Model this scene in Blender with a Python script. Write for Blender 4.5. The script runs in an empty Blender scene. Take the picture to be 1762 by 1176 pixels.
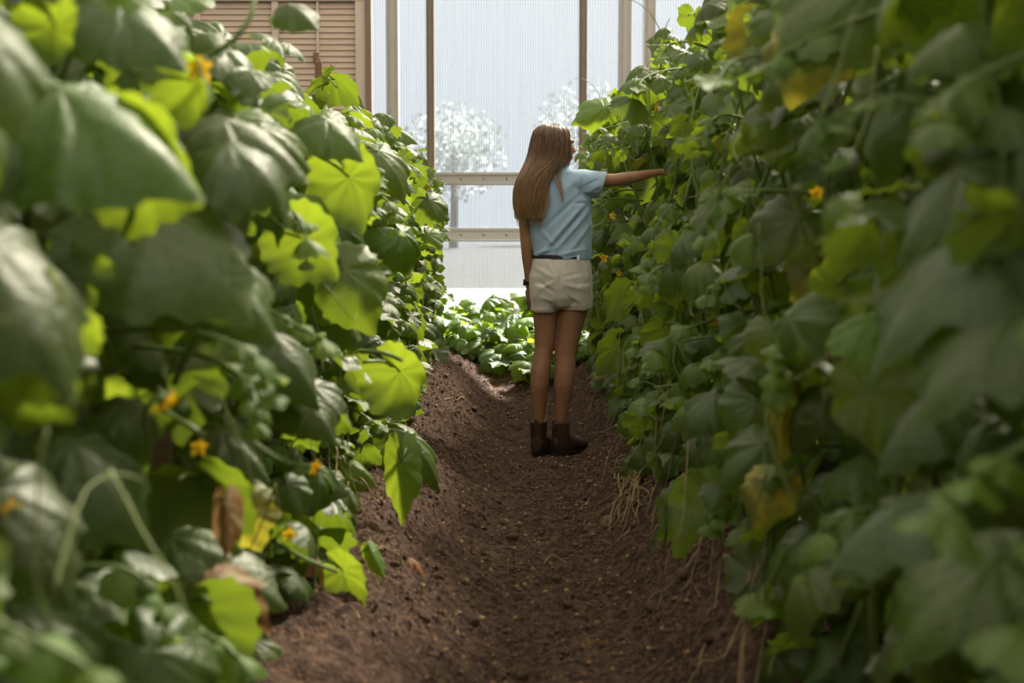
import bpy, math, random
import numpy as np
from mathutils import Vector, Matrix, noise

random.seed(11)
rng = random.Random(11)
scene = bpy.context.scene
col = scene.collection

# ------------------------------------------------------------------ camera, sky, sun, exposure
FPX, CX, CY = 2447.0, 881.0, 588.0
CAM_Z = 1.18
PITCH = math.atan(213.0 / FPX)
YAW = math.atan(8.0 / FPX)
cam_data = bpy.data.cameras.new('camera')
cam_data.sensor_width = 36.0
cam_data.lens = FPX * 36.0 / 1762.0
cam_data.clip_start = 0.05
cam_data.dof.use_dof = True
cam_data.dof.focus_distance = 7.05
cam_data.dof.aperture_fstop = 2.9
cam_data.dof.aperture_blades = 9
cam = bpy.data.objects.new('camera', cam_data)
cam.location = (0, 0, CAM_Z)
cam.rotation_euler = (math.pi / 2 - PITCH, 0, -YAW)
col.objects.link(cam)
scene.camera = cam

world = bpy.data.worlds.new('sky')
scene.world = world
world.use_nodes = True
bgn = world.node_tree.nodes['Background']
bgn.inputs[0].default_value = (0.89, 0.945, 1.0, 1)
bgn.inputs[1].default_value = 1.05

SUN_FROM = Vector((0.36, 0.66, 0.70)).normalized()
sun_data = bpy.data.lights.new('sun', 'SUN')
sun_data.energy = 76.0
sun_data.angle = math.radians(6)
sun_data.color = (1.0, 0.93, 0.80)
sun = bpy.data.objects.new('sun', sun_data)
sun.rotation_euler = SUN_FROM.to_track_quat('Z', 'Y').to_euler()
sun.location = (5, 18, 11)
col.objects.link(sun)

scene.view_settings.view_transform = 'Standard'
scene.view_settings.look = 'None'
scene.view_settings.gamma = 1.0
scene.view_settings.use_curve_mapping = False
scene.view_settings.exposure = 0.18
scene.cycles.use_denoising = True
scene.cycles.max_bounces = 4
scene.cycles.diffuse_bounces = 2
scene.cycles.glossy_bounces = 1
scene.cycles.transmission_bounces = 3
scene.cycles.transparent_max_bounces = 8
scene.cycles.use_adaptive_sampling = True
scene.cycles.adaptive_threshold = 0.07
scene.cycles.adaptive_min_samples = 12
scene.cycles.sample_clamp_indirect = 6.0

CAM_R = cam.rotation_euler.to_matrix()


def P(px, py, Y):
    """point of the place seen at pixel px,py at the depth Y down the furrow"""
    d = CAM_R @ Vector(((px - CX) / FPX, -(py - CY) / FPX, -1.0))
    return Vector((0, 0, CAM_Z)) + d * (Y / d.y)


CAM_RI = CAM_R.transposed()


def pix(p):
    d = CAM_RI @ (Vector(p) - Vector((0, 0, CAM_Z)))
    if d.z > -0.05:
        return (-9999, -9999)
    return (CX + FPX * d.x / -d.z, CY - FPX * d.y / -d.z)


# ------------------------------------------------------------------ helpers
class MB:
    """collects shapes and links them as one mesh object"""
    def __init__(self):
        self.v = []; self.f = []; self.m = []

    def add(self, verts, faces, mi=0):
        b = len(self.v)
        self.v.extend([tuple(x) for x in verts])
        self.f.extend([tuple(b + i for i in f) for f in faces])
        self.m.extend([mi] * len(faces))

    def box(self, x0, x1, y0, y1, z0, z1, mi=0):
        v = [(x0, y0, z0), (x1, y0, z0), (x1, y1, z0), (x0, y1, z0), (x0, y0, z1), (x1, y0, z1), (x1, y1, z1), (x0, y1, z1)]
        self.add(v, [(0, 3, 2, 1), (4, 5, 6, 7), (0, 1, 5, 4), (1, 2, 6, 5), (2, 3, 7, 6), (3, 0, 4, 7)], mi)

    def tube(self, pts, rad, sides=6, mi=0, cap=True):
        pts = [Vector(p) for p in pts]
        n = len(pts)
        if not hasattr(rad, '__len__'):
            rad = [rad] * n
        vs = []; fs = []
        ref = Vector((0.13, 0.27, 0.95))
        for i in range(n):
            t = (pts[min(i + 1, n - 1)] - pts[max(i - 1, 0)])
            t = t.normalized() if t.length > 1e-9 else Vector((0, 0, 1))
            a = t.cross(ref)
            if a.length < 1e-3:
                a = t.cross(Vector((1, 0, 0)))
            a.normalize(); b = t.cross(a); ref = b.cross(t) if False else ref
            for k in range(sides):
                w = 2 * math.pi * k / sides
                vs.append(pts[i] + (a * math.cos(w) + b * math.sin(w)) * rad[i])
        for i in range(n - 1):
            for k in range(sides):
                k2 = (k + 1) % sides
                fs.append((i * sides + k, i * sides + k2, (i + 1) * sides + k2, (i + 1) * sides + k))
        if cap:
            fs.append(tuple(reversed(range(sides))))
            fs.append(tuple((n - 1) * sides + k for k in range(sides)))
        self.add(vs, fs, mi)

    def loft(self, secs, sides=20, mi=0):
        """secs: (centre, axis_a, axis_b) elliptical rings"""
        vs = []; fs = []
        n = len(secs)
        for c, a, b in secs:
            c = Vector(c)
            for k in range(sides):
                w = 2 * math.pi * k / sides
                vs.append(c + Vector(a) * math.cos(w) + Vector(b) * math.sin(w))
        for i in range(n - 1):
            for k in range(sides):
                k2 = (k + 1) % sides
                fs.append((i * sides + k, i * sides + k2, (i + 1) * sides + k2, (i + 1) * sides + k))
        fs.append(tuple(reversed(range(sides))))
        fs.append(tuple((n - 1) * sides + k for k in range(sides)))
        self.add(vs, fs, mi)

    def ellipsoid(self, c, axes, seg=16, rings=10, mi=0):
        c = Vector(c); ax = [Vector(a) for a in axes]
        vs = [c + ax[2]]
        for i in range(1, rings):
            ph = math.pi * i / rings
            for k in range(seg):
                w = 2 * math.pi * k / seg
                vs.append(c + ax[2] * math.cos(ph) + (ax[0] * math.cos(w) + ax[1] * math.sin(w)) * math.sin(ph))
        vs.append(c - ax[2])
        fs = []
        for k in range(seg):
            fs.append((0, 1 + k, 1 + (k + 1) % seg))
        for i in range(rings - 2):
            for k in range(seg):
                a = 1 + i * seg + k; b = 1 + i * seg + (k + 1) % seg
                fs.append((a, a + seg, b + seg, b))
        L = len(vs) - 1
        for k in range(seg):
            fs.append((L, L - seg + (k + 1) % seg, L - seg + k))
        self.add(vs, fs, mi)

    def mesh(self, name, mats, smooth=True):
        me = bpy.data.meshes.new(name)
        me.from_pydata(self.v, [], self.f)
        for m in (mats if isinstance(mats, (list, tuple)) else [mats]):
            me.materials.append(m)
        if any(self.m):
            me.polygons.foreach_set('material_index', self.m)
        if smooth:
            me.polygons.foreach_set('use_smooth', [True] * len(self.f))
        me.update()
        return me

    def build(self, name, mats, parent=None, smooth=True):
        o = bpy.data.objects.new(name, self.mesh(name, mats, smooth))
        col.objects.link(o)
        if parent is not None:
            o.parent = parent
        return o


def tag(o, label=None, cat=None, group=None, kind=None):
    if label: o['label'] = label
    if cat: o['category'] = cat
    if group: o['group'] = group
    if kind: o['kind'] = kind
    return o


def empty(name, loc=(0, 0, 0)):
    o = bpy.data.objects.new(name, None)
    o.empty_display_size = 0.1
    o.location = loc
    col.objects.link(o)
    return o


def shift_to(o, loc):
    """child built in place-space under an Empty at loc"""
    o.location = -Vector(loc)
    return o


def remeshed(mb, voxel, smooth_it=4, factor=0.5):
    me = bpy.data.meshes.new('tmp'); me.from_pydata(mb.v, [], mb.f); me.update()
    o = bpy.data.objects.new('tmp', me); col.objects.link(o)
    r = o.modifiers.new('r', 'REMESH'); r.mode = 'VOXEL'; r.voxel_size = voxel
    if smooth_it:
        s = o.modifiers.new('s', 'SMOOTH'); s.iterations = smooth_it; s.factor = factor
    dg = bpy.context.evaluated_depsgraph_get()
    out = bpy.data.meshes.new_from_object(o.evaluated_get(dg))
    bpy.data.objects.remove(o); bpy.data.meshes.remove(me)
    out.polygons.foreach_set('use_smooth', [True] * len(out.polygons))
    return out


def smoothstep(a, b, x):
    t = min(1.0, max(0.0, (x - a) / (b - a)))
    return t * t * (3 - 2 * t)


# ------------------------------------------------------------------ materials
class NT:
    def __init__(self, name):
        self.mat = bpy.data.materials.new(name)
        self.mat.use_nodes = True
        self.t = self.mat.node_tree
        self.t.nodes.clear()
        self.out = self.t.nodes.new('ShaderNodeOutputMaterial')

    def n(self, kind, ins=None, **props):
        nd = self.t.nodes.new('ShaderNode' + kind)
        for k, v in props.items():
            setattr(nd, k, v)
        for k, v in (ins or {}).items():
            sock = nd.inputs[k]
            if isinstance(v, bpy.types.NodeSocket):
                self.t.links.new(v, sock)
            elif isinstance(v, bpy.types.Node):
                self.t.links.new(v.outputs[0], sock)
            else:
                if hasattr(sock.default_value, '__len__') and len(sock.default_value) == 4 and len(v) == 3:
                    v = (*v, 1)
                sock.default_value = v
        return nd

    def math(self, op, a, b=0.0, c=None, clamp=False):
        ins = {0: a, 1: b}
        if c is not None:
            ins[2] = c
        nd = self.n('Math', ins, operation=op); nd.use_clamp = clamp
        return nd.outputs[0]

    def mixc(self, fac, a, b, blend='MIX'):
        nd = self.t.nodes.new('ShaderNodeMix'); nd.data_type = 'RGBA'; nd.blend_type = blend
        for i, v in ((0, fac), (6, a), (7, b)):
            if isinstance(v, bpy.types.NodeSocket):
                self.t.links.new(v, nd.inputs[i])
            else:
                nd.inputs[i].default_value = (*v, 1) if hasattr(v, '__len__') and len(v) == 3 else v
        return nd.outputs[2]

    def ramp(self, fac, stops):
        nd = self.n('ValToRGB', {0: fac})
        el = nd.color_ramp.elements
        while len(el) < len(stops):
            el.new(0.5)
        for e, (p, c) in zip(el, stops):
            e.position = p; e.color = (*c, 1)
        return nd.outputs[0]

    def done(self, sh):
        self.t.links.new(sh.outputs[0], self.out.inputs[0])
        return self.mat


def leaf_material(name, top, under, trans, vein, tfac=0.42, rough=0.48, blotch=None):
    T = NT(name)
    uv = T.n('UVMap', uv_map='leaf')
    sx = T.n('SeparateXYZ', {0: uv.outputs[0]})
    ax = T.math('ABSOLUTE', sx.outputs[0])
    r = T.n('VectorMath', {0: uv.outputs[0]}, operation='LENGTH').outputs['Value']
    th = T.math('ARCTAN2', ax, sx.outputs[1])
    dm = None
    for a in (0.0, 0.60, 1.22, 1.95):
        d = T.math('ABSOLUTE', T.math('MULTIPLY', T.math('SINE', T.math('SUBTRACT', th, a)), r))
        dm = d if dm is None else T.math('MINIMUM', dm, d)
    vein_m = T.math('SUBTRACT', 1.0, T.math('MULTIPLY', dm, 28.0), clamp=True)
    info = T.n('ObjectInfo')
    rnd = info.outputs['Random']
    geo = T.n('NewGeometry')
    hs = T.n('HueSaturation', {'Hue': T.math('ADD', 0.478, T.math('MULTIPLY', rnd, 0.04)),
                               'Saturation': T.math('ADD', 0.86, T.math('MULTIPLY', T.math('FRACT', T.math('MULTIPLY', rnd, 7.31)), 0.35)),
                               'Value': T.math('ADD', 0.65, T.math('MULTIPLY', T.math('FRACT', T.math('MULTIPLY', rnd, 13.7)), 0.75)),
                               'Color': (*top, 1)})
    fine = T.n('TexNoise', {'Vector': uv.outputs[0], 'Scale': 13.0, 'Detail': 2.0, 'Roughness': 0.6})
    side_v = T.n('TexVoronoi', {'Vector': uv.outputs[0], 'Scale': 11.0}, feature='DISTANCE_TO_EDGE')
    net = T.math('SUBTRACT', 1.0, T.math('MULTIPLY', side_v.outputs[0], 9.0), clamp=True)
    bump = T.n('Bump', {'Strength': 0.7, 'Distance': 0.004, 'Height': fine.outputs[0]})
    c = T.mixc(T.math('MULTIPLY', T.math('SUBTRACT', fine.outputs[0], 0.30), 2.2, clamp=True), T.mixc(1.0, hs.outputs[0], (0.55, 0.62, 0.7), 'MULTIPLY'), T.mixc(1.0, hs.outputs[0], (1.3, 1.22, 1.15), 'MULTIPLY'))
    c = T.mixc(T.math('MAXIMUM', T.math('MULTIPLY', vein_m, 0.55), T.math('MULTIPLY', net, 0.30)), c, vein)
    if blotch:
        no = T.n('TexNoise', {'Vector': uv.outputs[0], 'Scale': 2.6, 'Detail': 4.0})
        c = T.mixc(T.math('MULTIPLY', T.math('SUBTRACT', no.outputs[0], 0.45), 6.0, clamp=True), c, blotch)
    cu = T.mixc(T.math('MULTIPLY', vein_m, 0.5), under, vein)
    c2 = T.mixc(geo.outputs['Backfacing'], c, cu)
    rg = T.math('ADD', rough, T.math('MULTIPLY', geo.outputs['Backfacing'], 0.2))
    pr = T.n('BsdfPrincipled', {'Base Color': c2, 'Roughness': rg, 'Specular IOR Level': 0.65, 'Normal': bump.outputs[0]})
    tc = T.mixc(T.math('MULTIPLY', vein_m, 0.5), trans, tuple(x * 0.7 for x in trans))
    if blotch:
        tc = T.mixc(0.5, tc, blotch)
    tl = T.n('BsdfTranslucent', {'Color': tc})
    mx = T.n('MixShader', {0: tfac, 1: pr.outputs[0], 2: tl.outputs[0]})
    return T.done(mx)


def simple(name, c, rough=0.6, spec=0.4, metal=0.0, nscale=None, namp=0.25, bump=0.0, stretch=None, bdist=0.004):
    T = NT(name)
    col_s = None; nrm = None
    if nscale:
        tc = T.n('TexCoord')
        vec = tc.outputs['Object']
        if stretch:
            vec = T.n('Mapping', {0: vec, 'Scale': stretch}).outputs[0]
        no = T.n('TexNoise', {'Vector': vec, 'Scale': nscale, 'Detail': 5.0, 'Roughness': 0.6})
        col_s = T.mixc(no.outputs[0], tuple(x * (1 - namp) for x in c), tuple(min(1, x * (1 + namp)) for x in c))
        if bump:
            nrm = T.n('Bump', {'Strength': bump, 'Distance': bdist, 'Height': no.outputs[0]}).outputs[0]
    ins = {'Base Color': col_s if col_s is not None else (*c, 1), 'Roughness': rough, 'Specular IOR Level': spec, 'Metallic': metal}
    if nrm is not None:
        ins['Normal'] = nrm
    return T.done(T.n('BsdfPrincipled', ins))


def plant_fibre(name, c, trans, tf=0.25):
    T = NT(name)
    pr = T.n('BsdfPrincipled', {'Base Color': (*c, 1), 'Roughness': 0.5})
    tl = T.n('BsdfTranslucent', {'Color': (*trans, 1)})
    return T.done(T.n('MixShader', {0: tf, 1: pr.outputs[0], 2: tl.outputs[0]}))


M = {}
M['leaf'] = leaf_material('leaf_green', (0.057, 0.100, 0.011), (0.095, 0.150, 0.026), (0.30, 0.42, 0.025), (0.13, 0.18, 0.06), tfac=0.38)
M['young'] = leaf_material('leaf_young_and_sunlit', (0.105, 0.190, 0.028), (0.13, 0.21, 0.05), (0.40, 0.53, 0.03), (0.2, 0.27, 0.08), tfac=0.46)  # young growth, also the brighter tone given to sunlit foliage
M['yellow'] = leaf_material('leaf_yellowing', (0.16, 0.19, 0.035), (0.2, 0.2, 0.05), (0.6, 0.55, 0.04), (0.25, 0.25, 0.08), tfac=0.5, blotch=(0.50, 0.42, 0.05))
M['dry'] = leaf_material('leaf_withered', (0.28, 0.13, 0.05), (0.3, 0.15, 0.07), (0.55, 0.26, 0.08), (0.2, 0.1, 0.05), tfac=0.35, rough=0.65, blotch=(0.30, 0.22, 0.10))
M['stem'] = plant_fibre('vine_stem_green', (0.15, 0.21, 0.06), (0.3, 0.4, 0.05))
M['tendril'] = plant_fibre('tendril_pale', (0.22, 0.27, 0.09), (0.4, 0.45, 0.1))
M['petal'] = plant_fibre('flower_yellow', (0.85, 0.50, 0.01), (0.9, 0.55, 0.02), 0.4)
M['straw'] = simple('dry_straw', (0.33, 0.23, 0.13), 0.8, 0.2, nscale=60)
M['wood'] = simple('stake_wood', (0.20, 0.12, 0.08), 0.8, 0.2, nscale=20, namp=0.4, stretch=(6, 6, 0.6))
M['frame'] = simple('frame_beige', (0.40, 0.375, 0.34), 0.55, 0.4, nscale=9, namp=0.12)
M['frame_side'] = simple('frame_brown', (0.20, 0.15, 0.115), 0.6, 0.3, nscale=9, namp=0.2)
M['bolt'] = simple('bolt_dull', (0.12, 0.11, 0.10), 0.5, 0.5, metal=0.6)
M['slat'] = simple('slat_tan', (0.56, 0.43, 0.34), 0.7, 0.25, nscale=14, namp=0.22, stretch=(0.5, 1, 9))
M['slat_frame'] = simple('slat_frame_tan', (0.58, 0.47, 0.39), 0.65, 0.3, nscale=10, namp=0.1, stretch=(1, 1, .3))


def sheet_material(name, tr, tl, tint, ribs=None):
    T = NT(name)
    a = T.n('BsdfTransparent', {'Color': (*[min(1, x) for x in tint], 1)})
    b = T.n('BsdfTranslucent', {'Color': (*[x * tl for x in tint], 1)})
    fac = tr
    if ribs:
        tc = T.n('TexCoord')
        wv = T.n('TexWave', {'Vector': tc.outputs['Object'], 'Scale': ribs, 'Distortion': 0.0}, wave_type='BANDS', bands_direction='X')
        no = T.n('TexNoise', {'Vector': T.n('Mapping', {0: tc.outputs['Object'], 'Scale': (30, 1, 0.7)}).outputs[0], 'Scale': 1.6, 'Detail': 4.0})
        f1 = T.math('MULTIPLY_ADD', wv.outputs['Fac'], 0.22, tr - 0.13)
        fac = T.math('ADD', f1, T.math('MULTIPLY', T.math('SUBTRACT', no.outputs[0], 0.5), 0.15), clamp=True)
    m1 = T.n('MixShader', {0: fac, 1: b.outputs[0], 2: a.outputs[0]})
    g = T.n('BsdfGlossy', {'Roughness': 0.25, 'Color': (1, 1, 1, 1)})
    m2 = T.n('MixShader', {0: 0.06, 1: m1.outputs[0], 2: g.outputs[0]})
    return T.done(m2)


M['sheet'] = sheet_material('polycarbonate_sheet', 0.78, 0.036, (0.93, 0.955, 0.985), ribs=14.0)
M['roof'] = sheet_material('whitewashed_roof_sheet', 0.088, 0.10, (0.97, 0.95, 0.88))
M['side'] = sheet_material('side_wall_sheet', 0.04, 0.03, (0.92, 0.95, 0.96))


def soil_material():
    T = NT('soil')
    tc = T.n('TexCoord')
    v = tc.outputs['Object']
    n1 = T.n('TexNoise', {'Vector': v, 'Scale': 5.0, 'Detail': 6.0, 'Roughness': 0.65})
    n2 = T.n('TexNoise', {'Vector': v, 'Scale': 70.0, 'Detail': 5.0, 'Roughness': 0.7})
    vo = T.n('TexVoronoi', {'Vector': v, 'Scale': 85.0})
    c = T.ramp(n1.outputs[0], [(0.30, (0.060, 0.034, 0.024)), (0.52, (0.125, 0.074, 0.052)), (0.74, (0.22, 0.138, 0.098))])
    c = T.mixc(T.math('MULTIPLY', T.math('SUBTRACT', n2.outputs[0], 0.35), 2.2, clamp=True), (0.045, 0.026, 0.02), c)
    n3 = T.n('TexNoise', {'Vector': v, 'Scale': 34.0, 'Detail': 4.0, 'Roughness': 0.75})
    c = T.mixc(T.math('MULTIPLY', T.math('SUBTRACT', n3.outputs[0], 0.50), 5.0, clamp=True), c, (0.19, 0.112, 0.076))
    c = T.mixc(T.math('MULTIPLY', T.math('SUBTRACT', 0.46, n3.outputs[0]), 9.0, clamp=True), c, (0.035, 0.02, 0.015))
    fleck = T.math('GREATER_THAN', T.n('TexNoise', {'Vector': v, 'Scale': 120.0, 'Detail': 2.0}).outputs[0], 0.69)
    c = T.mixc(T.math('MULTIPLY', fleck, 0.6), c, (0.48, 0.31, 0.17))
    h = T.math('ADD', T.math('MULTIPLY', n2.outputs[0], 1.0), T.math('MULTIPLY', vo.outputs['Distance'], 0.7))
    b = T.n('Bump', {'Strength': 0.9, 'Distance': 0.012, 'Height': h})
    return T.done(T.n('BsdfPrincipled', {'Base Color': c, 'Roughness': 0.95, 'Specular IOR Level': 0.15, 'Normal': b.outputs[0]}))


M['soil'] = soil_material()
M['clod'] = simple('soil_clod', (0.15, 0.092, 0.066), 0.95, 0.15, nscale=16, namp=0.75, bump=0.8)
M['pebble'] = simple('pebble_tan', (0.36, 0.22, 0.11), 0.8, 0.3, nscale=50, namp=0.4)
M['gravel'] = simple('ground_outside_pale', (0.012, 0.014, 0.016), 0.95, 0.1, nscale=1.5, namp=0.25)
M['glow_apron'] = simple('glow_apron_pale', (0.42, 0.41, 0.38), 0.9, 0.2, nscale=12, namp=0.12, bump=0.3)  # pale surface of the added apron that makes the glowing band
M['tree'] = simple('tree_far', (0.50, 0.54, 0.52), 0.9, 0.1, nscale=3, namp=0.5)  # crowns paled, the haze of the view is put into their colour
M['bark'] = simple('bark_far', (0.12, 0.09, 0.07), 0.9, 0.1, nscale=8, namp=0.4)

# ------------------------------------------------------------------ ground
END_Y = 12.5
FC = 0.13


def ground_z(x, y, fine=True):
    u = x - FC
    lo = smoothstep(0.10, 0.60, -u) if u < 0 else smoothstep(0.17, 0.50, u)
    z = 0.26 * lo
    cross = smoothstep(9.3, 10.1, y + 0.25 * math.sin(x * 2.3))
    z = z + (0.20 - z) * cross * (1 - 0.5 * lo)
    near_feet = math.exp(-(((x - 0.21) / 0.20) ** 4 + ((y - 7.05) / 0.24) ** 4))
    if fine:
        a = 0.022 * noise.noise(Vector((x * 3.1, y * 2.2, 0.3)))
        a += 0.022 * noise.noise(Vector((x * 9, y * 8, 4.1)))
        a += 0.019 * noise.noise(Vector((x * 22, y * 20, 7.7)))
        c = noise.noise(Vector((x * 41, y * 38, 1.7)))
        a += 0.011 * c + 0.010 * max(0.0, c) ** 2
        z += a * (1 - 0.85 * near_feet) * (0.75 + 0.5 * lo)
    z *= (1 - 0.95 * near_feet)
    return z


def build_ground():
    xs = np.concatenate([np.linspace(-3.6, -1.0, 12), np.linspace(-0.95, 1.15, 118), np.linspace(1.2, 3.6, 12)])
    ys = np.concatenate([np.linspace(-2.0, 2.3, 22), np.linspace(2.4, 11.0, 440), np.linspace(11.06, END_Y + 0.1, 24)])
    vs = []; fs = []
    nx = len(xs)
    for y in ys:
        for x in xs:
            vs.append((float(x), float(y), ground_z(float(x), float(y))))
    for j in range(len(ys) - 1):
        for i in range(nx - 1):
            fs.append((j * nx + i, j * nx + i + 1, (j + 1) * nx + i + 1, (j + 1) * nx + i))
    mb = MB(); mb.add(vs, fs)
    o = mb.build('floor', M['soil'])
    tag(o, 'brown loose soil furrow running between the two cucumber rows', None, None, 'structure')
    return o


floor = build_ground()


def lump_mesh(name, seed, mat, sub=(7, 5)):
    r = random.Random(seed)
    mb = MB()
    mb.ellipsoid((0, 0, 0), [(1, 0, 0), (0, 1, 0), (0, 0, .7)], sub[0], sub[1])
    off = r.uniform(0, 50)
    mb.v = [tuple(Vector(v) * (1 + 0.5 * noise.noise(Vector(v) * 1.3 + Vector((off, 0, 0))) + 0.12 * r.uniform(-1, 1))) for v in mb.v]
    return mb.mesh(name, mat)


clods = [lump_mesh('clod', s, M['clod'], (9, 6)) for s in range(6)]
pebbles = [lump_mesh('pebble', s + 20, M['pebble']) for s in range(4)]
for i in range(230):
    y = 3.3 + 6.2 * rng.random() ** 1.2
    x = FC + rng.gauss(0, 0.28)
    if abs(x - 0.2) < 0.2 and abs(y - 7.05) < 0.3:
        continue
    peb = rng.random() < 0.3
    o = bpy.data.objects.new('pebble' if peb else 'clod', rng.choice(pebbles if peb else clods))
    s = rng.uniform(0.005, 0.010) if peb else rng.uniform(0.008, 0.022)
    o.location = (x, y, ground_z(x, y) + s * 0.15)
    o.scale = (s, s * rng.uniform(.7, 1.2), s)
    o.rotation_euler = (rng.uniform(-.4, .4), rng.uniform(-.4, .4), rng.uniform(0, 6.3))
    col.objects.link(o); o.parent = floor
# crumbs: too many to count
mb = MB()
for i in range(18000):
    y = 3.2 + 6.6 * rng.random()
    x = FC + rng.uniform(-0.62, 0.55)
    s = 0.0025 + 0.0095 * rng.random() ** 2.2
    z = ground_z(x, y) + s * .2
    a = rng.uniform(0, 6.3)
    vs = []
    for k in range(4):
        w = a + k * math.pi / 2
        q = s * rng.uniform(.6, 1.3)
        vs.append((x + q * math.cos(w), y + q * math.sin(w), z + s * rng.uniform(-.2, .2)))
    vs.append((x, y, z + s * rng.uniform(.6, 1.0)))
    mb.add(vs, [(0, 1, 4), (1, 2, 4), (2, 3, 4), (3, 0, 4)], 1 if i % 14 == 0 else 0)
tag(mb.build('soil_crumbs', [M['clod'], M['pebble']], floor, smooth=False), kind='stuff')

# ------------------------------------------------------------------ greenhouse shell
EAVE = 3.4


def WX(px): return P(px, 375, END_Y).x
def WZ(py): return P(873, py, END_Y).z


wall = empty('wall_back', (0.3, END_Y, 0)); tag(wall, 'translucent ribbed end wall of the greenhouse with beige frame', None, None, 'structure')


def wbuild(mb, name, mat, smooth=False, parent=wall):
    o = mb.build(name, mat, parent, smooth)
    o.location = -wall.location
    return o


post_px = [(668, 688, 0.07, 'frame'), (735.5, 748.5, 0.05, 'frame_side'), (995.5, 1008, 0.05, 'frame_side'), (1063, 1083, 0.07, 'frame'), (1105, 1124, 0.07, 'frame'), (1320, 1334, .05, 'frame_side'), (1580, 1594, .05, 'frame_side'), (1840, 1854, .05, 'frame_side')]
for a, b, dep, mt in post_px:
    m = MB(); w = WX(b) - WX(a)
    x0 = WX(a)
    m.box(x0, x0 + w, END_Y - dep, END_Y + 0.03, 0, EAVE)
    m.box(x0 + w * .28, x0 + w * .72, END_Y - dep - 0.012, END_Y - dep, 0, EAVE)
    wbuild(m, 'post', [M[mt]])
edges = [645, 668, 688, 735.5, 748.5, 995.5, 1008, 1063, 1083, 1105, 1124, 1320, 1334, 1580, 1594, 1840]
for i in range(0, len(edges), 2):
    x0, x1 = WX(edges[i]), WX(edges[i + 1])
    m = MB(); m.box(x0 - 0.01, x1 + 0.01, END_Y + 0.004, END_Y + 0.012, 0.0, EAVE)
    wbuild(m, 'panel', [M['sheet']])
for (y0, y1) in ((299, 319), (394, 416)):
    z1, z0 = WZ(y0), WZ(y1)
    for (xa, xb) in ((735, 1008),):
        m = MB()
        m.box(WX(xa), WX(xb), END_Y - 0.075, END_Y + .0, z0 + .018, z1)
        m.box(WX(xa), WX(xb), END_Y - 0.055, END_Y + .0, z0, z0 + .014)
        m.box(WX(xa), WX(xb), END_Y - 0.09, END_Y - .06, z1 - .012, z1 + .008)
        r = wbuild(m, 'rail', [M['frame']])
        for k in range(7):
            mm = MB(); xx = WX(xa) + (k + .5) * (WX(xb) - WX(xa)) / 7; zz = (z0 + z1) / 2
            mm.ellipsoid((xx, END_Y - 0.076, zz), [(.008, 0, 0), (0, .005, 0), (0, 0, .008)], 8, 6)
            b = mm.build('bolt', M['bolt'], r)

# tan slatted panel at the left of the end wall
sx0, sx1 = WX(250), WX(641)
slat_base = Vector(((sx0 + sx1) / 2, END_Y - .1, 0))
sp = empty('slatted_panel', slat_base)
tag(sp, 'tan wooden slatted wall panel with upright strips behind the left row', 'panel')


def sbuild(mb, name, mat, smooth=False):
    o = mb.build(name, mat, sp, smooth); o.location = -slat_base
    return o


SY = END_Y - 0.10
m = MB(); m.box(sx0, sx1, SY + .06, SY + .08, .0, EAVE); sbuild(m, 'backing_board', M['slat_frame'])
z = 0.3; k = 0
pitch = WZ(0) - WZ(10.2)
while z < EAVE - .02:
    m = MB()
    tl = .006
    x0, x1 = sx0 + .02, WX(617)
    v = [(x0, SY + .012 - tl, z), (x1, SY + .012 - tl, z), (x1, SY + .012 + tl, z + pitch * .93), (x0, SY + .012 + tl, z + pitch * .93),
         (x0, SY + .06, z), (x1, SY + .06, z), (x1, SY + .06, z + pitch * .93), (x0, SY + .06, z + pitch * .93)]
    m.add(v, [(0, 1, 2, 3), (7, 6, 5, 4), (0, 4, 5, 1), (3, 2, 6, 7), (0, 3, 7, 4), (1, 5, 6, 2)])
    if WZ(260) < z:
        sbuild(m, 'slat', M['slat'])
    z += pitch; k += 1
for (a, b, d) in ((617, 634, .03), (476, 487, .02), (551, 555, .015), (345, 356, .02)):
    m = MB(); m.box(WX(a), WX(b), SY - d, SY + .03, 0, EAVE); sbuild(m, 'upright_strip', M['slat_frame'])
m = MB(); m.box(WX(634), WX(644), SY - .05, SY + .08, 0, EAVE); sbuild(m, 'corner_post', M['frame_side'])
m = MB(); m.box(sx0, WX(634), SY - .035, SY + .03, WZ(5), WZ(5) + .07); sbuild(m, 'head_rail', M['slat_frame'])
m = MB(); bx = WX(548); m.box(bx - .01, bx + .035, SY - .045, SY, WZ(108), WZ(94)); sbuild(m, 'bracket', M['wood'])

# added pale apron, stands in for the overexposed glow at the end wall's foot
m = MB(); x0, x1 = WX(645), 3.6
v = [(END_Y, 0), (END_Y - .78, 0), (END_Y - .78, .36), (END_Y - .10, .54), (END_Y, .56)]
m.add([(x0, a, b) for a, b in v] + [(x1, a, b) for a, b in v], [(0, 1, 2, 3, 4), (9, 8, 7, 6, 5)] + [(k, 5 + k, 5 + (k + 1) % 5, (k + 1) % 5) for k in range(5)])
glow_apron = m.build('trim_1', M['glow_apron'], None, False); tag(glow_apron, 'added pale sloping apron standing in for the white glow along the foot of the end wall', None, None, 'structure')

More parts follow.
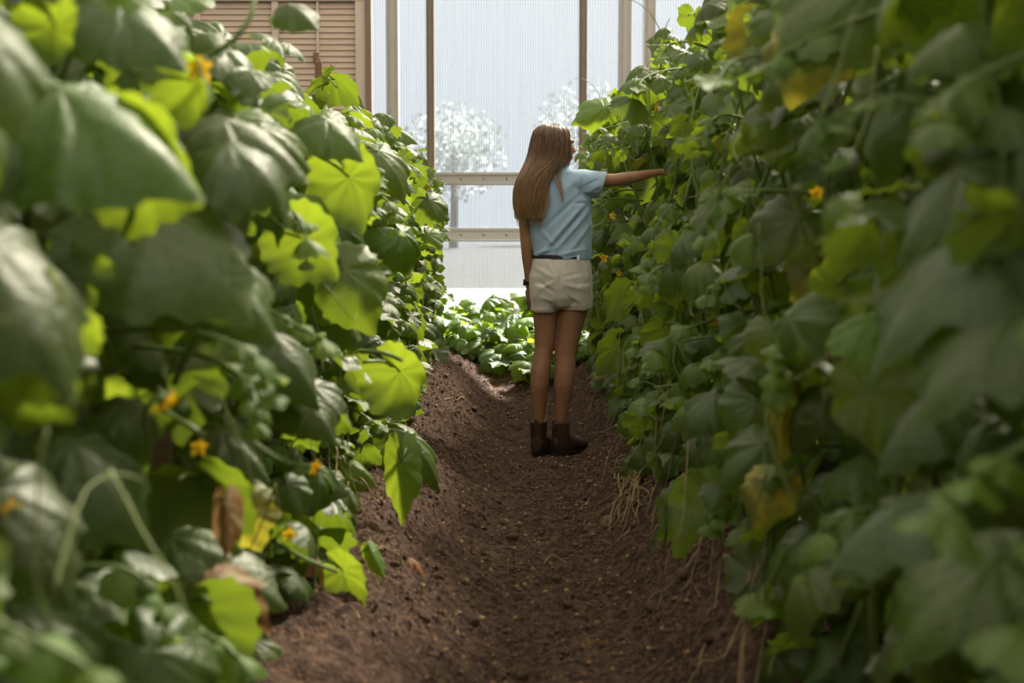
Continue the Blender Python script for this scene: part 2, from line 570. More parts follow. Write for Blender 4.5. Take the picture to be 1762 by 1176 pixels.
# side walls, roof, front wall
for nm, x in (('wall_left', -3.6), ('wall_right', 3.6)):
    m = MB(); m.add([(x, -5, 0), (x, END_Y, 0), (x, END_Y, EAVE), (x, -5, EAVE)], [(0, 1, 2, 3)])
    o = m.build(nm, M['side'], None, False); tag(o, 'translucent greenhouse side wall', None, None, 'structure')
m = MB(); m.box(sx0 - 2.0, sx0, END_Y + .002, END_Y + .012, 0, EAVE); wbuild(m, 'panel', [M['sheet']])
m = MB()
for s in (-1, 1):
    m.add([(s * 3.7, -5, EAVE), (0, -5, 4.6), (0, END_Y + .1, 4.6), (s * 3.7, END_Y + .1, EAVE)], [(0, 1, 2, 3)])
o = m.build('ceiling', [M['roof']], None, False); tag(o, 'whitewashed translucent greenhouse roof', None, None, 'structure')
m = MB()
v = [(-3.6, 0, EAVE), (3.6, 0, EAVE), (0, 0, 4.6)]
m.add([(a, END_Y + .004, c) for a, b, c in v] + [(a, END_Y + .012, c) for a, b, c in v], [(0, 1, 2), (5, 4, 3), (0, 3, 4, 1), (1, 4, 5, 2), (2, 5, 3, 0)])
wbuild(m, 'gable_panel', [M['roof']])
m = MB(); m.add([(-3.6, -5, 0), (3.6, -5, 0), (3.6, -5, EAVE), (-3.6, -5, EAVE)], [(0, 1, 2, 3)])
o = m.build('wall_front', M['side'], None, False); tag(o, 'translucent greenhouse wall behind the camera', None, None, 'structure')

# outside
m = MB(); m.add([(-40, END_Y + .2, -.05), (40, END_Y + .2, -.05), (40, 70, -.05), (-40, 70, -.05)], [(0, 1, 2, 3)])
o = m.build('ground_outside', M['gravel']); tag(o, 'pale ground outside the greenhouse', None, None, 'structure')


def far_tree(x, y, h, w, seed, label):
    t = empty('tree', (x, y, 0)); tag(t, label, 'tree', 'trees outside the end wall')
    mb = MB(); mb.tube([(0, 0, -.05), (.05, 0, h * .3), (0, .1, h * .6)], [.2, .16, .1], 8); mb.build('trunk', M['bark'], t)
    mb = MB(); r = random.Random(seed)
    for i in range(3000):
        q3 = Vector((r.gauss(0, 1), r.gauss(0, 1), r.gauss(0, 1)))
        if q3.length > 1.75: continue
        c = Vector((q3.x * w * .5, q3.y * w * .4, h * .62 + q3.z * h * .19))
        n_ = Vector((r.gauss(0, 1), r.gauss(0, 1), r.gauss(0, 1))).normalized(); u = n_.orthogonal().normalized() * r.uniform(.07, .16); q = n_.cross(u)
        mb.add([c - u, c - q * .6, c + u, c + q * .6], [(0, 1, 2, 3)])
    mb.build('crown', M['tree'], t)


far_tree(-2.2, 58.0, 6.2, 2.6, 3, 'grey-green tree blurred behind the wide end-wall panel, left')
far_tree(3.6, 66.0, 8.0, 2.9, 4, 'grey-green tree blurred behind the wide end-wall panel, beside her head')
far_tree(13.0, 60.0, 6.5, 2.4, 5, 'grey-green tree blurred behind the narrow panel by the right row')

# ------------------------------------------------------------------ leaf shapes (unit length, petiole joint at the origin, tip along +Y, upper side +Z)
KEY = [(0, 1.0), (8, .92), (18, .81), (30, .745), (44, .755), (56, .79), (66, .73), (80, .675), (94, .68), (106, .69), (122, .645), (140, .60), (157, .52), (170, .36), (180, .13)]


def outline(th):
    a = abs(math.degrees(th))
    for (a0, r0), (a1, r1) in zip(KEY, KEY[1:]):
        if a <= a1:
            t = (a - a0) / (a1 - a0)
            return r0 + (r1 - r0) * t
    return .13


def leaf_mesh(name, mat, seed, fold=.25, tipdroop=.35, sidedroop=.2, edge=.12, wave=.05, cup=0.0, narrow=1.0, na=64, nr=9):
    r = random.Random(seed)
    ph = r.uniform(0, 6.3); n1 = r.choice((5, 6, 7)); asym = r.uniform(-.12, .12)
    vs = [(0, 0, 0)]; fs = []; S0 = seed * 1.37
    for j in range(1, nr + 1):
        t = j / nr
        for k in range(na):
            th = -math.pi + 2 * math.pi * k / na
            R = outline(th) * t
            if j == nr:
                R *= 1 + .03 * (1 if k % 4 < 2 else -1)
            x = R * math.sin(th) * narrow * (1 + asym * (1 if th > 0 else -1)); y = R * math.cos(th)
            z = -fold * abs(x) ** 1.15 - sidedroop * x * x - tipdroop * max(0, y) ** 2 * .8 - .55 * max(0, -y) ** 1.3 * (.4 + tipdroop)
            z -= edge * t ** 4
            z += wave * t ** 2.5 * math.sin(n1 * th + ph) + wave * .5 * t ** 3 * math.sin(13 * th + 2 * ph)
            z += cup * (x * x + y * y)
            dm = min(abs(math.sin(abs(th) - a)) * R for a in (0.0, .60, 1.22, 1.95))
            z += (.22 * min(dm, .09) + .016 * noise.noise(Vector((x * 8, y * 8, S0))) + .008 * noise.noise(Vector((x * 17, y * 17, S0))) + .008 * math.sin(38 * dm + 30 * R) * min(1, dm * 12)) * (1 - t ** 6)
            if tipdroop > .5 and y > .3:       # hanging tips tuck back under
                y -= .35 * (y - .3) ** 2
            vs.append((x, y, z))
    for k in range(na):
        fs.append((0, 1 + k, 1 + (k + 1) % na))
    for j in range(nr - 1):
        for k in range(na):
            a = 1 + j * na + k; b = 1 + j * na + (k + 1) % na
            fs.append((a, a + na, b + na, b))
    # upper side must face +Z
    fs = [tuple(reversed(f)) for f in fs]
    mb = MB(); mb.add(vs, fs)
    me = mb.mesh(name, mat)
    uv = me.uv_layers.new(name='leaf')
    flat = [(0, 0)]
    for j in range(1, nr + 1):
        for k in range(na):
            th = -math.pi + 2 * math.pi * k / na
            R = outline(th) * j / nr
            flat.append((R * math.sin(th), R * math.cos(th)))
    li = np.zeros(len(me.loops), dtype=np.int32); me.loops.foreach_get('vertex_index', li)
    arr = np.array(flat, dtype=np.float32)[li].ravel()
    uv.data.foreach_set('uv', arr)
    return me


def leaf_set(mat, base_seed):
    S = base_seed
    out = []
    out.append(leaf_mesh('leaf', mat, S + 1, .12, .25, .15, .10, .04))
    out.append(leaf_mesh('leaf', mat, S + 2, .30, .35, .20, .12, .05))
    out.append(leaf_mesh('leaf', mat, S + 3, .20, .65, .25, .15, .06))
    out.append(leaf_mesh('leaf', mat, S + 4, .45, .40, .30, .10, .05))
    out.append(leaf_mesh('leaf', mat, S + 5, .10, .15, .55, .18, .06))
    out.append(leaf_mesh('leaf', mat, S + 6, .02, .20, .10, -.08, .07, cup=.12))
    out.append(leaf_mesh('leaf', mat, S + 7, .25, .85, .30, .14, .05))
    out.append(leaf_mesh('leaf', mat, S + 8, .35, .55, .55, .16, .07))
    return out


LEAVES = {'leaf': leaf_set(M['leaf'], 100), 'young': leaf_set(M['young'], 200), 'yellow': leaf_set(M['yellow'], 300)[:3],
          'dry': [leaf_mesh('leaf', M['dry'], 401, .9, .9, .6, .25, .16), leaf_mesh('leaf', M['dry'], 402, .5, .5, .9, .3, .18)]}
FOLDED = {k: leaf_mesh('leaf', M[k], 410, 1.6, .2, .6, .0, .03, narrow=.42) for k in ('leaf', 'young', 'yellow', 'dry')}


def petiole_mesh(seed):
    r = random.Random(seed)
    mb = MB()
    pts = []
    for i in range(9):
        t = i / 8
        pts.append((.10 * math.sin(t * 2.2) * r.uniform(.8, 1.2) * (seed - 1), -.32 * math.sin(t * 1.5) - .05 * t, -.05 * t - .75 * t * t))
    mb.tube(pts, [.020 + .012 * (i / 8) for i in range(9)], 6)
    return mb.mesh('petiole', M['stem'])


PETIOLES = [petiole_mesh(s) for s in range(3)]

# tendrils (unit length): hooks, curls and hanging threads
def tendril_mesh(seed):
    r = random.Random(seed + 70)
    mb = MB(); pts = []
    p = Vector((0, 0, 0)); d = Vector((r.uniform(-.3, .3), r.uniform(-.3, .3), r.choice((-1, -1, .6)))).normalized()
    curl = r.uniform(0.05, .25)
    ax = Vector((r.uniform(-1, 1), r.uniform(-1, 1), r.uniform(-.4, .4))).normalized()
    for i in range(20):
        pts.append(p.copy())
        p = p + d * (1 / 19)
        d = (Matrix.Rotation(curl * (.3 + 1.8 * (i / 19) ** 2), 3, ax) @ d).normalized()
        d = (d + Vector((r.uniform(-.08, .08), r.uniform(-.08, .08), -.03))).normalized()
    mb.tube(pts, [.0105 - .006 * i / 19 for i in range(20)], 4)
    return mb.mesh('tendril', M['tendril'])


TENDRILS = [tendril_mesh(s) for s in range(8)]

# flower: calyx + five petals
mb = MB(); mb.tube([(0, 0, -.9), (0, 0, -.35), (0, 0, -.1), (0, 0, .08)], [.10, .14, .24, .12], 8)
CALYX = mb.mesh('flower', M['stem'])
mb = MB()
vs = []; fs = []
for i in range(6):
    t = i / 5
    w = .36 * math.sin(math.pi * (.12 + .80 * t)) * (1 - .2 * t)
    for k, s in enumerate((-1, -.5, 0, .5, 1)):
        vs.append((w * s, .08 + .95 * t, .30 * t - .25 * t * t * t + .12 * abs(s) * (1 - t) + .05 * s * s))
for i in range(5):
    for k in range(4):
        a = i * 5 + k
        fs.append((a, a + 1, a + 6, a + 5))
mb.add(vs, fs); PETAL = mb.mesh('petal', M['petal'])


def add_flower(vine, pos, size, dirv):
    f = bpy.data.objects.new('flower', CALYX)
    q = Vector(dirv).to_track_quat('Z', 'Y')
    f.location = Vector(pos) - vine.location
    f.rotation_euler = q.to_euler(); f.scale = (size,) * 3
    col.objects.link(f); f.parent = vine
    tag(f, 'yellow cucumber blossom')
    for k in range(5):
        p = bpy.data.objects.new('petal', PETAL)
        p.rotation_euler = (rng.uniform(-.25, .5), 0, 2 * math.pi * k / 5 + rng.uniform(-.15, .15))
        col.objects.link(p); p.parent = f


def frame(T, N):
    """rotation with local +Y along T and local +Z close to N"""
    T = Vector(T).normalized(); N = Vector(N)
    X = T.cross(N).normalized(); N = X.cross(T).normalized()
    return Matrix((X, T, N)).transposed()


def add_leaf(vine, pos, T, N, size, kind='leaf', variant=None, petiole=True, folded=False, label=None):
    me = FOLDED[kind] if folded else (LEAVES[kind][variant % len(LEAVES[kind])] if variant is not None else rng.choice(LEAVES[kind]))
    o = bpy.data.objects.new('leaf', me)
    o.location = Vector(pos) - vine.location
    o.rotation_euler = frame(T, N).to_euler()
    o.scale = (size * rng.uniform(.92, 1.08), size, size)
    col.objects.link(o); o.parent = vine
    if label: o['label'] = label
    if petiole and pos[1] < 6.6:
        p = bpy.data.objects.new('petiole', PETIOLES[rng.randrange(3)])
        col.objects.link(p); p.parent = o
    return o


# low-poly leaves joined into the dense inside of a vine
LOWTH = [math.radians(a) for a in (-180, -150, -105, -60, -30, 0, 30, 60, 105, 150)]


def low_leaf(mb, pos, T, N, size):
    R = frame(T, N)
    vs = [(0, 0, .05)]
    for th in LOWTH:
        q = outline(th)
        x, y = q * math.sin(th), q * math.cos(th)
        vs.append((x, y, -.3 * abs(x) - .3 * max(0, y) ** 2 - .2 * max(0, -y)))
    vs = [Vector(pos) + R @ (Vector(v) * size) for v in vs]
    n = len(LOWTH)
    mb.add(vs, [(0, 1 + (k + 1) % n, 1 + k) for k in range(n)])


def low_build(mb, name, parent):
    me = mb.mesh(name, M['leaf'])
    uv = me.uv_layers.new(name='leaf')
    n = len(LOWTH) + 1
    base = [(0, 0)] + [(outline(t) * math.sin(t), outline(t) * math.cos(t)) for t in LOWTH]
    li = np.zeros(len(me.loops), dtype=np.int32); me.loops.foreach_get('vertex_index', li)
    uv.data.foreach_set('uv', np.array(base, dtype=np.float32)[li % n].ravel())
    o = bpy.data.objects.new(name, me); col.objects.link(o); o.parent = parent
    o.location = -parent.location
    tag(o, kind='stuff')
    return o


# ------------------------------------------------------------------ the two rows
ORD = ['nearest', 'second', 'third', 'fourth', 'fifth', 'sixth', 'seventh', 'eighth', 'ninth', 'farthest']
ROW_Y0, ROW_DY = 1.55, 0.95
LOOK = {('left', 0): 'huge blurred leaves', ('left', 9): 'sunlit tips before the end wall',
        ('right', 0): 'dark blurred leaves', ('right', 9): 'leaves standing out against the end wall'}


def make_vines(side):
    s = -1 if side == 'left' else 1
    out = []
    for i in range(10):
        y = ROW_Y0 + i * ROW_DY
        v = empty('cucumber_vine', (s * .74, y, ground_z(s * .74, y)))
        extra = LOOK.get((side, i))
        lab = f'{ORD[i]} climbing cucumber vine from the camera in the {side} row' + (', ' + extra if extra else '')
        if i == 9:
            lab = f'farthest climbing cucumber vine of the {side} row, ' + extra
        tag(v, lab, 'vine', f'cucumber vines in the {side} row')
        out.append(v)
    return out


VINES = {'left': make_vines('left'), 'right': make_vines('right')}
ROW_END = {'left': 10.25, 'right': 10.35}
TOP = {'left': 1.66, 'right': 1.97}


def vine_at(side, y):
    i = int(round((y - ROW_Y0) / ROW_DY))
    return VINES[side][max(0, min(9, i))]


def face_x(side, y, z):
    s = -1 if side == 'left' else 1
    b = .55 if side == 'left' else .60
    n = noise.noise(Vector((y * 1.1, z * 1.6, 3 + s)))
    top = TOP[side]
    rnd = .16 * smoothstep(top - .35, top + .05, z)
    low = .05 * smoothstep(.45, .1, z)
    return s * (b + .06 * n + rnd - low * 0)


ARM_A, ARM_B = P(1010, 305, 7.02), P(1150, 296, 7.0)


def seg_dist(p, a, b):
    t = max(0, min(1, (p - a).dot(b - a) / (b - a).length_squared))
    return (p - a - (b - a) * t).length


def blocked(p, size):
    """keeps the girl, her arm and the view of both clear"""
    x, y = pix(p)
    r = size * .9 * FPX / max(p.y, .3)
    if p.y < 7.12 and 870 - r < x < 1148 + r * .55 and 250 - r * .6 < y < 330 + r * .6 and p.x > 0:
        return True
    if p.y < 7.3 and 880 - r < x < 1026 + r and 200 < y < 800 and p.x > 0:
        return True
    if seg_dist(p, ARM_A, ARM_B) < size * .9 and x < 1150:
        return True
    if (Vector((p.x, p.y)) - Vector((.22, 7.02))).length < .26 + size * .6:
        return True
    return False


HEROES = []      # filled below; random leaves keep a little distance from these


def near_hero(p, sz):
    x, y = pix(p)
    pad = .38 * sz * FPX / max(p.y, .3)
    for hx, hy, hy_depth, hr in HEROES:
        if p.y < hy_depth + .06 and (x - hx) ** 2 + (y - hy) ** 2 < (hr * .8 + pad) ** 2:
            return True
    return False


# leaves that can be pointed at in the photo: base pixel, tip pixel, depth, turn of the upper side away from the viewer, variant, kind
HL = [
    (100, 150, 385, 262, 1.78, 58, 1, 'leaf'), (235, 265, 408, 365, 1.90, -25, 0, 'young'), (-40, 50, 70, 235, 1.36, 35, 3, 'leaf'),
    (385, 205, 552, 262, 2.35, 62, 1, 'leaf'), (395, 250, 545, 300, 2.25, 62, 2, 'leaf'), (265, 365, 470, 520, 2.15, 48, 0, 'leaf'),
    (355, 440, 505, 560, 2.3, 50, 1, 'leaf'), (-30, 410, 190, 640, 1.52, 58, 4, 'leaf'), (20, 540, 205, 705, 1.62, -20, 0, 'young'),
    (120, 760, 300, 905, 2.05, 60, 1, 'leaf'), (-20, 850, 150, 1020, 1.7, 40, 4, 'leaf'), (30, 1050, 290, 1185, 1.9, 60, 2, 'leaf'),
    (590, 465, 668, 590, 3.55, 22, 0, 'leaf'), (688, 640, 757, 742, 3.85, -25, 2, 'young'), (600, 305, 645, 430, 3.5, -20, 0, 'young'),
    (470, 575, 580, 680, 2.95, 58, 1, 'leaf'), (590, 985, 655, 1065, 3.55, -15, 1, 'young'), (570, 1060, 612, 1115, 3.5, 10, 0, 'young'),
    (430, 1105, 525, 1172, 2.9, 55, 2, 'leaf'), (95, 50, 135, 150, 2.0, -10, 1, 'young'), (205, 5, 340, 80, 2.1, 55, 1, 'leaf'),
    (330, 140, 430, 190, 2.3, -30, 2, 'young'), (520, 410, 610, 500, 3.1, -15, 0, 'young'), (430, 600, 500, 680, 2.7, 60, 3, 'leaf'),
    (530, 690, 590, 750, 3.1, 50, 1, 'leaf'), (380, 740, 480, 800, 2.8, 62, 1, 'leaf'), (500, 10, 550, 35, 3.0, 40, 1, 'leaf'),
    (350, 305, 455, 385, 2.3, 45, 2, 'leaf'), (215, 690, 290, 760, 2.2, 60, 6, 'leaf'), (560, 205, 640, 255, 3.4, 55, 1, 'leaf'),
    (650, 260, 735, 320, 4.6, 45, 2, 'leaf'), (690, 400, 735, 470, 5.2, 45, 2, 'leaf'), (740, 345, 772, 390, 6.4, 20, 3, 'leaf'),
    (735, 405, 766, 438, 7.0, 10, 3, 'young'), (705, 750, 785, 830, 5.2, 50, 3, 'leaf'),
    # right row
    (1695, 395, 1435, 585, 1.75, 79, 0, 'leaf'), (1760, 520, 1520, 690, 1.62, 68, 0, 'leaf'), (1605, 845, 1395, 915, 1.85, 82, 1, 'leaf'),
    (1715, 960, 1495, 1110, 1.62, 66, 0, 'leaf'), (1590, 150, 1440, 245, 2.45, 62, 2, 'leaf'), (1400, 45, 1335, 190, 2.65, 30, 1, 'yellow'),
    (1375, 375, 1282, 460, 3.1, 30, 0, 'leaf'), (1440, 495, 1360, 560, 2.85, -10, 0, 'young'), (1315, 765, 1215, 850, 3.25, 35, 1, 'leaf'),
    (1590, 690, 1480, 790, 2.0, 74, 1, 'leaf'), (1480, 1110, 1370, 1176, 2.75, 45, 1, 'leaf'), (1770, 40, 1650, 90, 1.75, -20, 0, 'leaf'),
    (1590, 880, 1490, 980, 2.05, 40, 3, 'leaf'), (1650, 290, 1500, 420, 1.95, 72, 1, 'leaf'), (1420, 670, 1320, 730, 2.8, 62, 2, 'leaf'),
    (1060, 600, 1010, 655, 7.15, -15, 4, 'young'), (1070, 510, 1025, 562, 7.1, -25, 0, 'young'), (1040, 185, 972, 208, 7.6, 20, 3, 'young'),
    (1300, 690, 1250, 780, 3.4, 20, 0, 'leaf'), (1200, 780, 1190, 850, 4.4, 20, 1, 'leaf'), (1195, 870, 1120, 940, 4.3, 10, 0, 'young'),
    (1250, 880, 1140, 980, 4.1, 20, 5, 'young'), (1130, 930, 1095, 1000, 4.5, 60, 3, 'leaf'), (1090, 800, 1080, 840, 5.5, 20, 1, 'leaf'),
    (1200, 310, 1150, 350, 6.6, 30, 1, 'leaf'), (1170, 270, 1142, 318, 6.55, 40, 2, 'leaf'), (1130, 290, 1085, 360, 7.6, 30, 0, 'leaf'),
    (1240, 130, 1190, 190, 5.6, 35, 2, 'leaf'), (1300, 280, 1240, 330, 4.5, 35, 1, 'leaf'), (1180, 90, 1120, 60, 6.5, 50, 1, 'leaf'),
]
C_R = CAM_R @ Vector((1, 0, 0)); C_U = CAM_R @ Vector((0, 1, 0)); C_B = CAM_R @ Vector((0, 0, 1))


def hero(bx, by, tx, ty, depth, turn, var, kind, folded=False, label=None, scale=1.0):
    side = 'left' if bx < 873 else 'right'
    p0, p1 = P(bx, by, depth), P(tx, ty, depth - .04)
    T = (p1 - p0); L = T.length * scale * (.80 if abs(turn) < 40 else .92); T.normalize()
    Bv = C_B.cross(T)
    if Bv.z < 0:
        Bv = -Bv
    a = math.radians(abs(turn))
    N = C_B * math.cos(a) + Bv * math.sin(a)
    if turn < 0:      # underside towards the viewer, light coming through
        N = -C_B * math.cos(a) * .9 + Bv * math.sin(a)
    HEROES.append(((bx + tx) / 2, (by + ty) / 2, depth, math.hypot(bx - tx, by - ty) * .5))
    return add_leaf(vine_at(side, depth), p0, T, N, L, kind, var, True, folded, label)


for h in HL:
    hero(*h)
hero(690, 795, 693, 932, 4.3, 5, 0, 'young', folded=True)
hero(640, 950, 668, 1010, 3.7, 20, 0, 'young', folded=True)
hero(388, 872, 388, 985, 2.35, 10, 0, 'dry', folded=True, label='withered orange-brown leaf')
hero(362, 1005, 470, 1065, 2.4, 25, 1, 'dry', label='half withered pinkish leaf')
hero(1350, 690, 1338, 835, 2.8, 10, 0, 'yellow', folded=True, label='yellowed drooping leaf')
hero(1330, 830, 1290, 920, 2.9, 25, 1, 'yellow', label='pale yellowing leaf')


FLOWERS = ((343, 122, 2.25, .024, (.3, -1, .5)), (283, 690, 2.05, .026, (.5, -.4, -.9)), (343, 772, 2.3, .016, (0, -1, .5)), (548, 808, 3.0, .022, (-.6, -.6, .4)),
          (433, 1162, 2.8, .022, (.2, -.7, .6)), (1227, 550, 4.9, .024, (0, -1, -.3)), (1131, 186, 6.6, .02, (-.4, -1, .2)), (1055, 372, 7.3, .022, (-.5, -.8, .2)),
          (1040, 443, 7.4, .028, (-.5, -.8, -.2)), (1230, 1168, 3.5, .022, (0, -.4, 1)), (1405, 332, 2.9, .016, (0, -1, 0)), (20, 880, 1.7, .016, (1, -.6, 0)),
          (498, 920, 3.0, .016, (0, -1, .2)), (1065, 470, 7.4, .018, (0, -1, 0)))
for f in FLOWERS:
    HEROES.append((f[0], f[1], f[2] + .02, 70 * 2.3 / f[2] * .8))
HEROES += [(388, 930, 2.4, 75), (415, 1035, 2.45, 75)]


def fill_row(side):
    s = -1 if side == 'left' else 1
    out = Vector((-s, 0, 0))
    y = 1.05
    end = ROW_END[side]
    while y < end:
        near = smoothstep(4.5, 2.0, y)
        if side == 'left':
            size0 = .112 + .022 * near
        else:
            size0 = .100 + .030 * near
        step_y = size0 * (.80 if side == 'left' else .86)
        z = .20
        top = TOP[side] + .14 * noise.noise(Vector((y * 1.3, 5, s)))
        while z < top + .02:
            yy = y + rng.uniform(-.6, .6) * step_y; zz = z + rng.uniform(-.5, .5) * size0
            sz = size0 * rng.uniform(.55, 1.3)
            x = face_x(side, yy, zz) + s * rng.uniform(-.08, .17)
            if yy > end - .5:
                x += s * (yy - end + .5) * .0
            p = Vector((x, yy, max(zz, ground_z(x, yy, False) + .08)))
            up = smoothstep(top - .30, top, zz)
            a = math.radians(rng.gauss(40 - 20 * up, 24))
            yaw = rng.gauss(-.2, .85)
            o2 = Vector((out.x * math.cos(yaw), math.sin(yaw), 0))
            T = o2 * math.cos(a) + Vector((0, 0, -1)) * math.sin(a)
            N = o2 * math.sin(a) + Vector((0, 0, 1)) * math.cos(a)
            N = Matrix.Rotation(rng.gauss(0, .5), 3, T) @ N
            z += size0 * .90
            if blocked(p + T * sz * .4, sz) or near_hero(p + T * sz * .4, sz):
                continue
            q = rng.random()
            lowz = zz < .55
            kind = 'leaf'
            if q < (.14 if side == 'left' else .26): kind = 'young'; sz *= .75
            elif q < (.155 if side == 'left' else .28): kind = 'yellow'
            elif q < (.17 if side == 'left' else .31) and lowz: kind = 'dry'
            add_leaf(vine_at(side, yy), p, T, N, sz, kind)
        y += step_y
    # inner and far-side foliage, too dense to count
    for i, v in enumerate(VINES[side]):
        mb = MB()
        y0 = v.location.y
        n = 190 if side == 'left' else 230
        for k in range(n):
            yy = y0 + rng.uniform(-.55, .55) * ROW_DY * 1.05
            if yy > end: continue
            zz = rng.uniform(.28, TOP[side] - .06)
            lay = rng.choice((.18, .22, .28, .36, .44))
            x = face_x(side, yy, zz) + s * (lay + rng.uniform(-.03, .05))
            sz = rng.uniform(.08, .13)
            o2 = out if lay < .3 else -out
            yaw = rng.gauss(0, .7); a = math.radians(rng.gauss(55, 18))
            o2 = Vector((o2.x * math.cos(yaw), math.sin(yaw), 0))
            T = o2 * math.cos(a) + Vector((0, 0, -1)) * math.sin(a)
            N = o2 * math.sin(a) + Vector((0, 0, 1)) * math.cos(a)
            p = Vector((x, yy, zz))
            if blocked(p, sz): continue
            low_leaf(mb, p, T, N, sz)
        low_build(mb, 'inner_leaves', v)
        # stems winding up the trellis
        for k in range(3):
            yb = y0 + (k - 1) * .3
            if yb > end - .05: continue
            mb = MB(); pts = []
            for j in range(18):
                t = j / 17
                zz = ground_z(s * .7, yb) - .02 + t * (TOP[side] - .42)
                pts.append((s * (.70 + .06 * math.sin(t * 9 + k * 2 + i)), yb + .08 * math.sin(t * 7 + k + i * 1.7), zz))
            if any(blocked(Vector(p), .03) for p in pts): continue
            mb.tube(pts, [.009 - .004 * j / 17 for j in range(18)], 6)
            o = mb.build('stem', M['stem'], v); o.location = -v.location
        # tendrils
        for k in range(12 if side == 'left' else 24):
            yy = y0 + rng.uniform(-.5, .5) * ROW_DY; zz = rng.uniform(.35, TOP[side])
            x = face_x(side, yy, zz) - s * rng.uniform(.02, .10)
            p = Vector((x, yy, zz))
            if blocked(p, .12) or yy > end: continue
            o = bpy.data.objects.new('tendril', rng.choice(TENDRILS))
            o.location = p - v.location
            q = rng.uniform(.12, .30)
            o.scale = (q, q, q); o.rotation_euler = (rng.gauss(0, .3), rng.gauss(0, .3), rng.uniform(0, 6.3))
            col.objects.link(o); o.parent = v
        # runners: leafy side shoots that arch out of the row with small leaves at the tip
        for k in range(4 if side == 'left' else 7):
            yy = y0 + rng.uniform(-.45, .45) * ROW_DY
            if yy > end - .1: continue
            zz = rng.uniform(.5, TOP[side] - .1)
            mb = MB(); pts = []
            L = rng.uniform(.20, .42); up = rng.uniform(-.25, .35); dy = rng.uniform(-.8, .3)
            x0 = face_x(side, yy, zz) + s * .10
            for j in range(9):
                t = j / 8
                pts.append(Vector((x0 - s * L * .75 * math.sin(t * 1.6), yy + dy * L * t, zz + up * L * math.sin(t * 2.6) - .10 * t * t)))
            if any(blocked(p, .1) for p in pts): continue
            mb.tube(pts, [.0052 - .0026 * j / 8 for j in range(9)], 6)
            o = mb.build('shoot', M['stem'], v); o.location = -v.location
            for q in range(5):
                pp = pts[-1 - q]
                T = Vector((-s * rng.uniform(.2, 1), rng.uniform(-1, .4), rng.uniform(-.6, .3)))
                add_leaf(v, pp, T, Vector((0, -.3, 1)), rng.uniform(.022, .060), 'young', None, False)


fill_row('left'); fill_row('right')
# withered stems hanging at the foot of the rows
for side, idx in (('right', 3), ('right', 4), ('right', 5), ('right', 2), ('left', 3), ('left', 8), ('right', 6)):
    v = VINES[side][idx]; s = -1 if side == 'left' else 1
    for k in range(9):
        yy = v.location.y + rng.uniform(-.45, .45); x0 = s * rng.uniform(.50, .66); zt = rng.uniform(.30, .62)
        xe = s * rng.uniform(.38, .52); ye = yy - rng.uniform(-.1, .25)
        pts = []
        for j in range(9):
            t = j / 8
            x = x0 + (xe - x0) * t; y = yy + (ye - yy) * t + .05 * math.sin(t * 6 + k * 1.3)
            z = zt + (ground_z(xe, ye) + .006 - zt) * (t ** .7) + .035 * math.sin(t * 9 + k * 2.1)
            pts.append(Vector((x, y, max(z, ground_z(x, y) + .004))))
        if any(blocked(p, .03) for p in pts): continue
        mb = MB(); mb.tube(pts, rng.uniform(.0012, .0026), 5)
        o = mb.build('dry_stem', M['straw'], v); o.location = -v.location

# curved stalks that stand out in the photo
def stalk(side, depth, pts_px, r0, r1, name='stem'):
    v = vine_at(side, depth)
    k = len(pts_px)
    raw = [P(x, y, depth + d) for x, y, d in pts_px]
    pts = []
    for i in range(k - 1):       # Catmull-Rom
        a, b, c, d = raw[max(i - 1, 0)], raw[i], raw[i + 1], raw[min(i + 2, k - 1)]
        for j in range(6):
            t = j / 6
            pts.append(.5 * ((2 * b) + (c - a) * t + (2 * a - 5 * b + 4 * c - d) * t * t + (3 * b - a - 3 * c + d) * t ** 3))
    pts.append(raw[-1])
    n = len(pts)
    mb = MB(); mb.tube(pts, [r0 + (r1 - r0) * i / (n - 1) for i in range(n)], 8)
    o = mb.build(name, M['stem'], v); o.location = -v.location


stalk('left', 1.9, [(60, 345, .15), (140, 325, .05), (200, 318, 0), (225, 350, 0), (228, 420, .02)], .006, .005)
stalk('left', 2.2, [(300, 660, .05), (325, 600, 0), (350, 550, 0), (370, 530, .02)], .006, .005)
stalk('left', 2.1, [(258, 775, .05), (250, 720, 0), (262, 690, -.02), (300, 675, 0)], .005, .004)
stalk('left', 1.9, [(70, 260, .1), (100, 215, 0), (140, 195, .02)], .006, .005)
stalk('left', 2.4, [(360, 95, .15), (400, 70, 0), (430, 30, 0), (440, -20, .05)], .005, .004)
stalk('left', 3.0, [(470, 930, .1), (520, 960, 0), (580, 985, .02)], .005, .004)
stalk('left', 3.2, [(620, 605, .1), (660, 608, 0), (690, 620, .05)], .006, .005)
stalk('left', 2.2, [(120, 395, .1), (160, 388, 0), (215, 384, .05)], .006, .005)
stalk('left', 2.8, [(240, 1040, .1), (300, 1030, .05), (365, 1018, 0)], .005, .004)
stalk('right', 5.0, [(1245, 0, .05), (1245, 40, 0), (1262, 72, 0), (1300, 80, .02), (1330, 70, .1)], .005, .004)
stalk('right', 2.8, [(1400, 250, 0), (1430, 300, 0), (1450, 330, .05), (1452, 360, .1)], .005, .004)
stalk('right', 2.5, [(1545, 20, .1), (1570, 60, 0), (1620, 85, .05)], .005, .004)
stalk('right', 3.7, [(1300, 1020, .05), (1260, 1060, 0), (1235, 1080, 0), (1240, 1105, 0), (1290, 1112, .05), (1390, 1125, .1)], .006, .005)
stalk('right', 4.3, [(1225, 815, .1), (1170, 840, 0), (1145, 870, 0), (1145, 920, 0), (1135, 950, .02)], .005, .004)
stalk('right', 4.6, [(1215, 640, .1), (1170, 660, 0), (1125, 668, .0)], .007, .005)
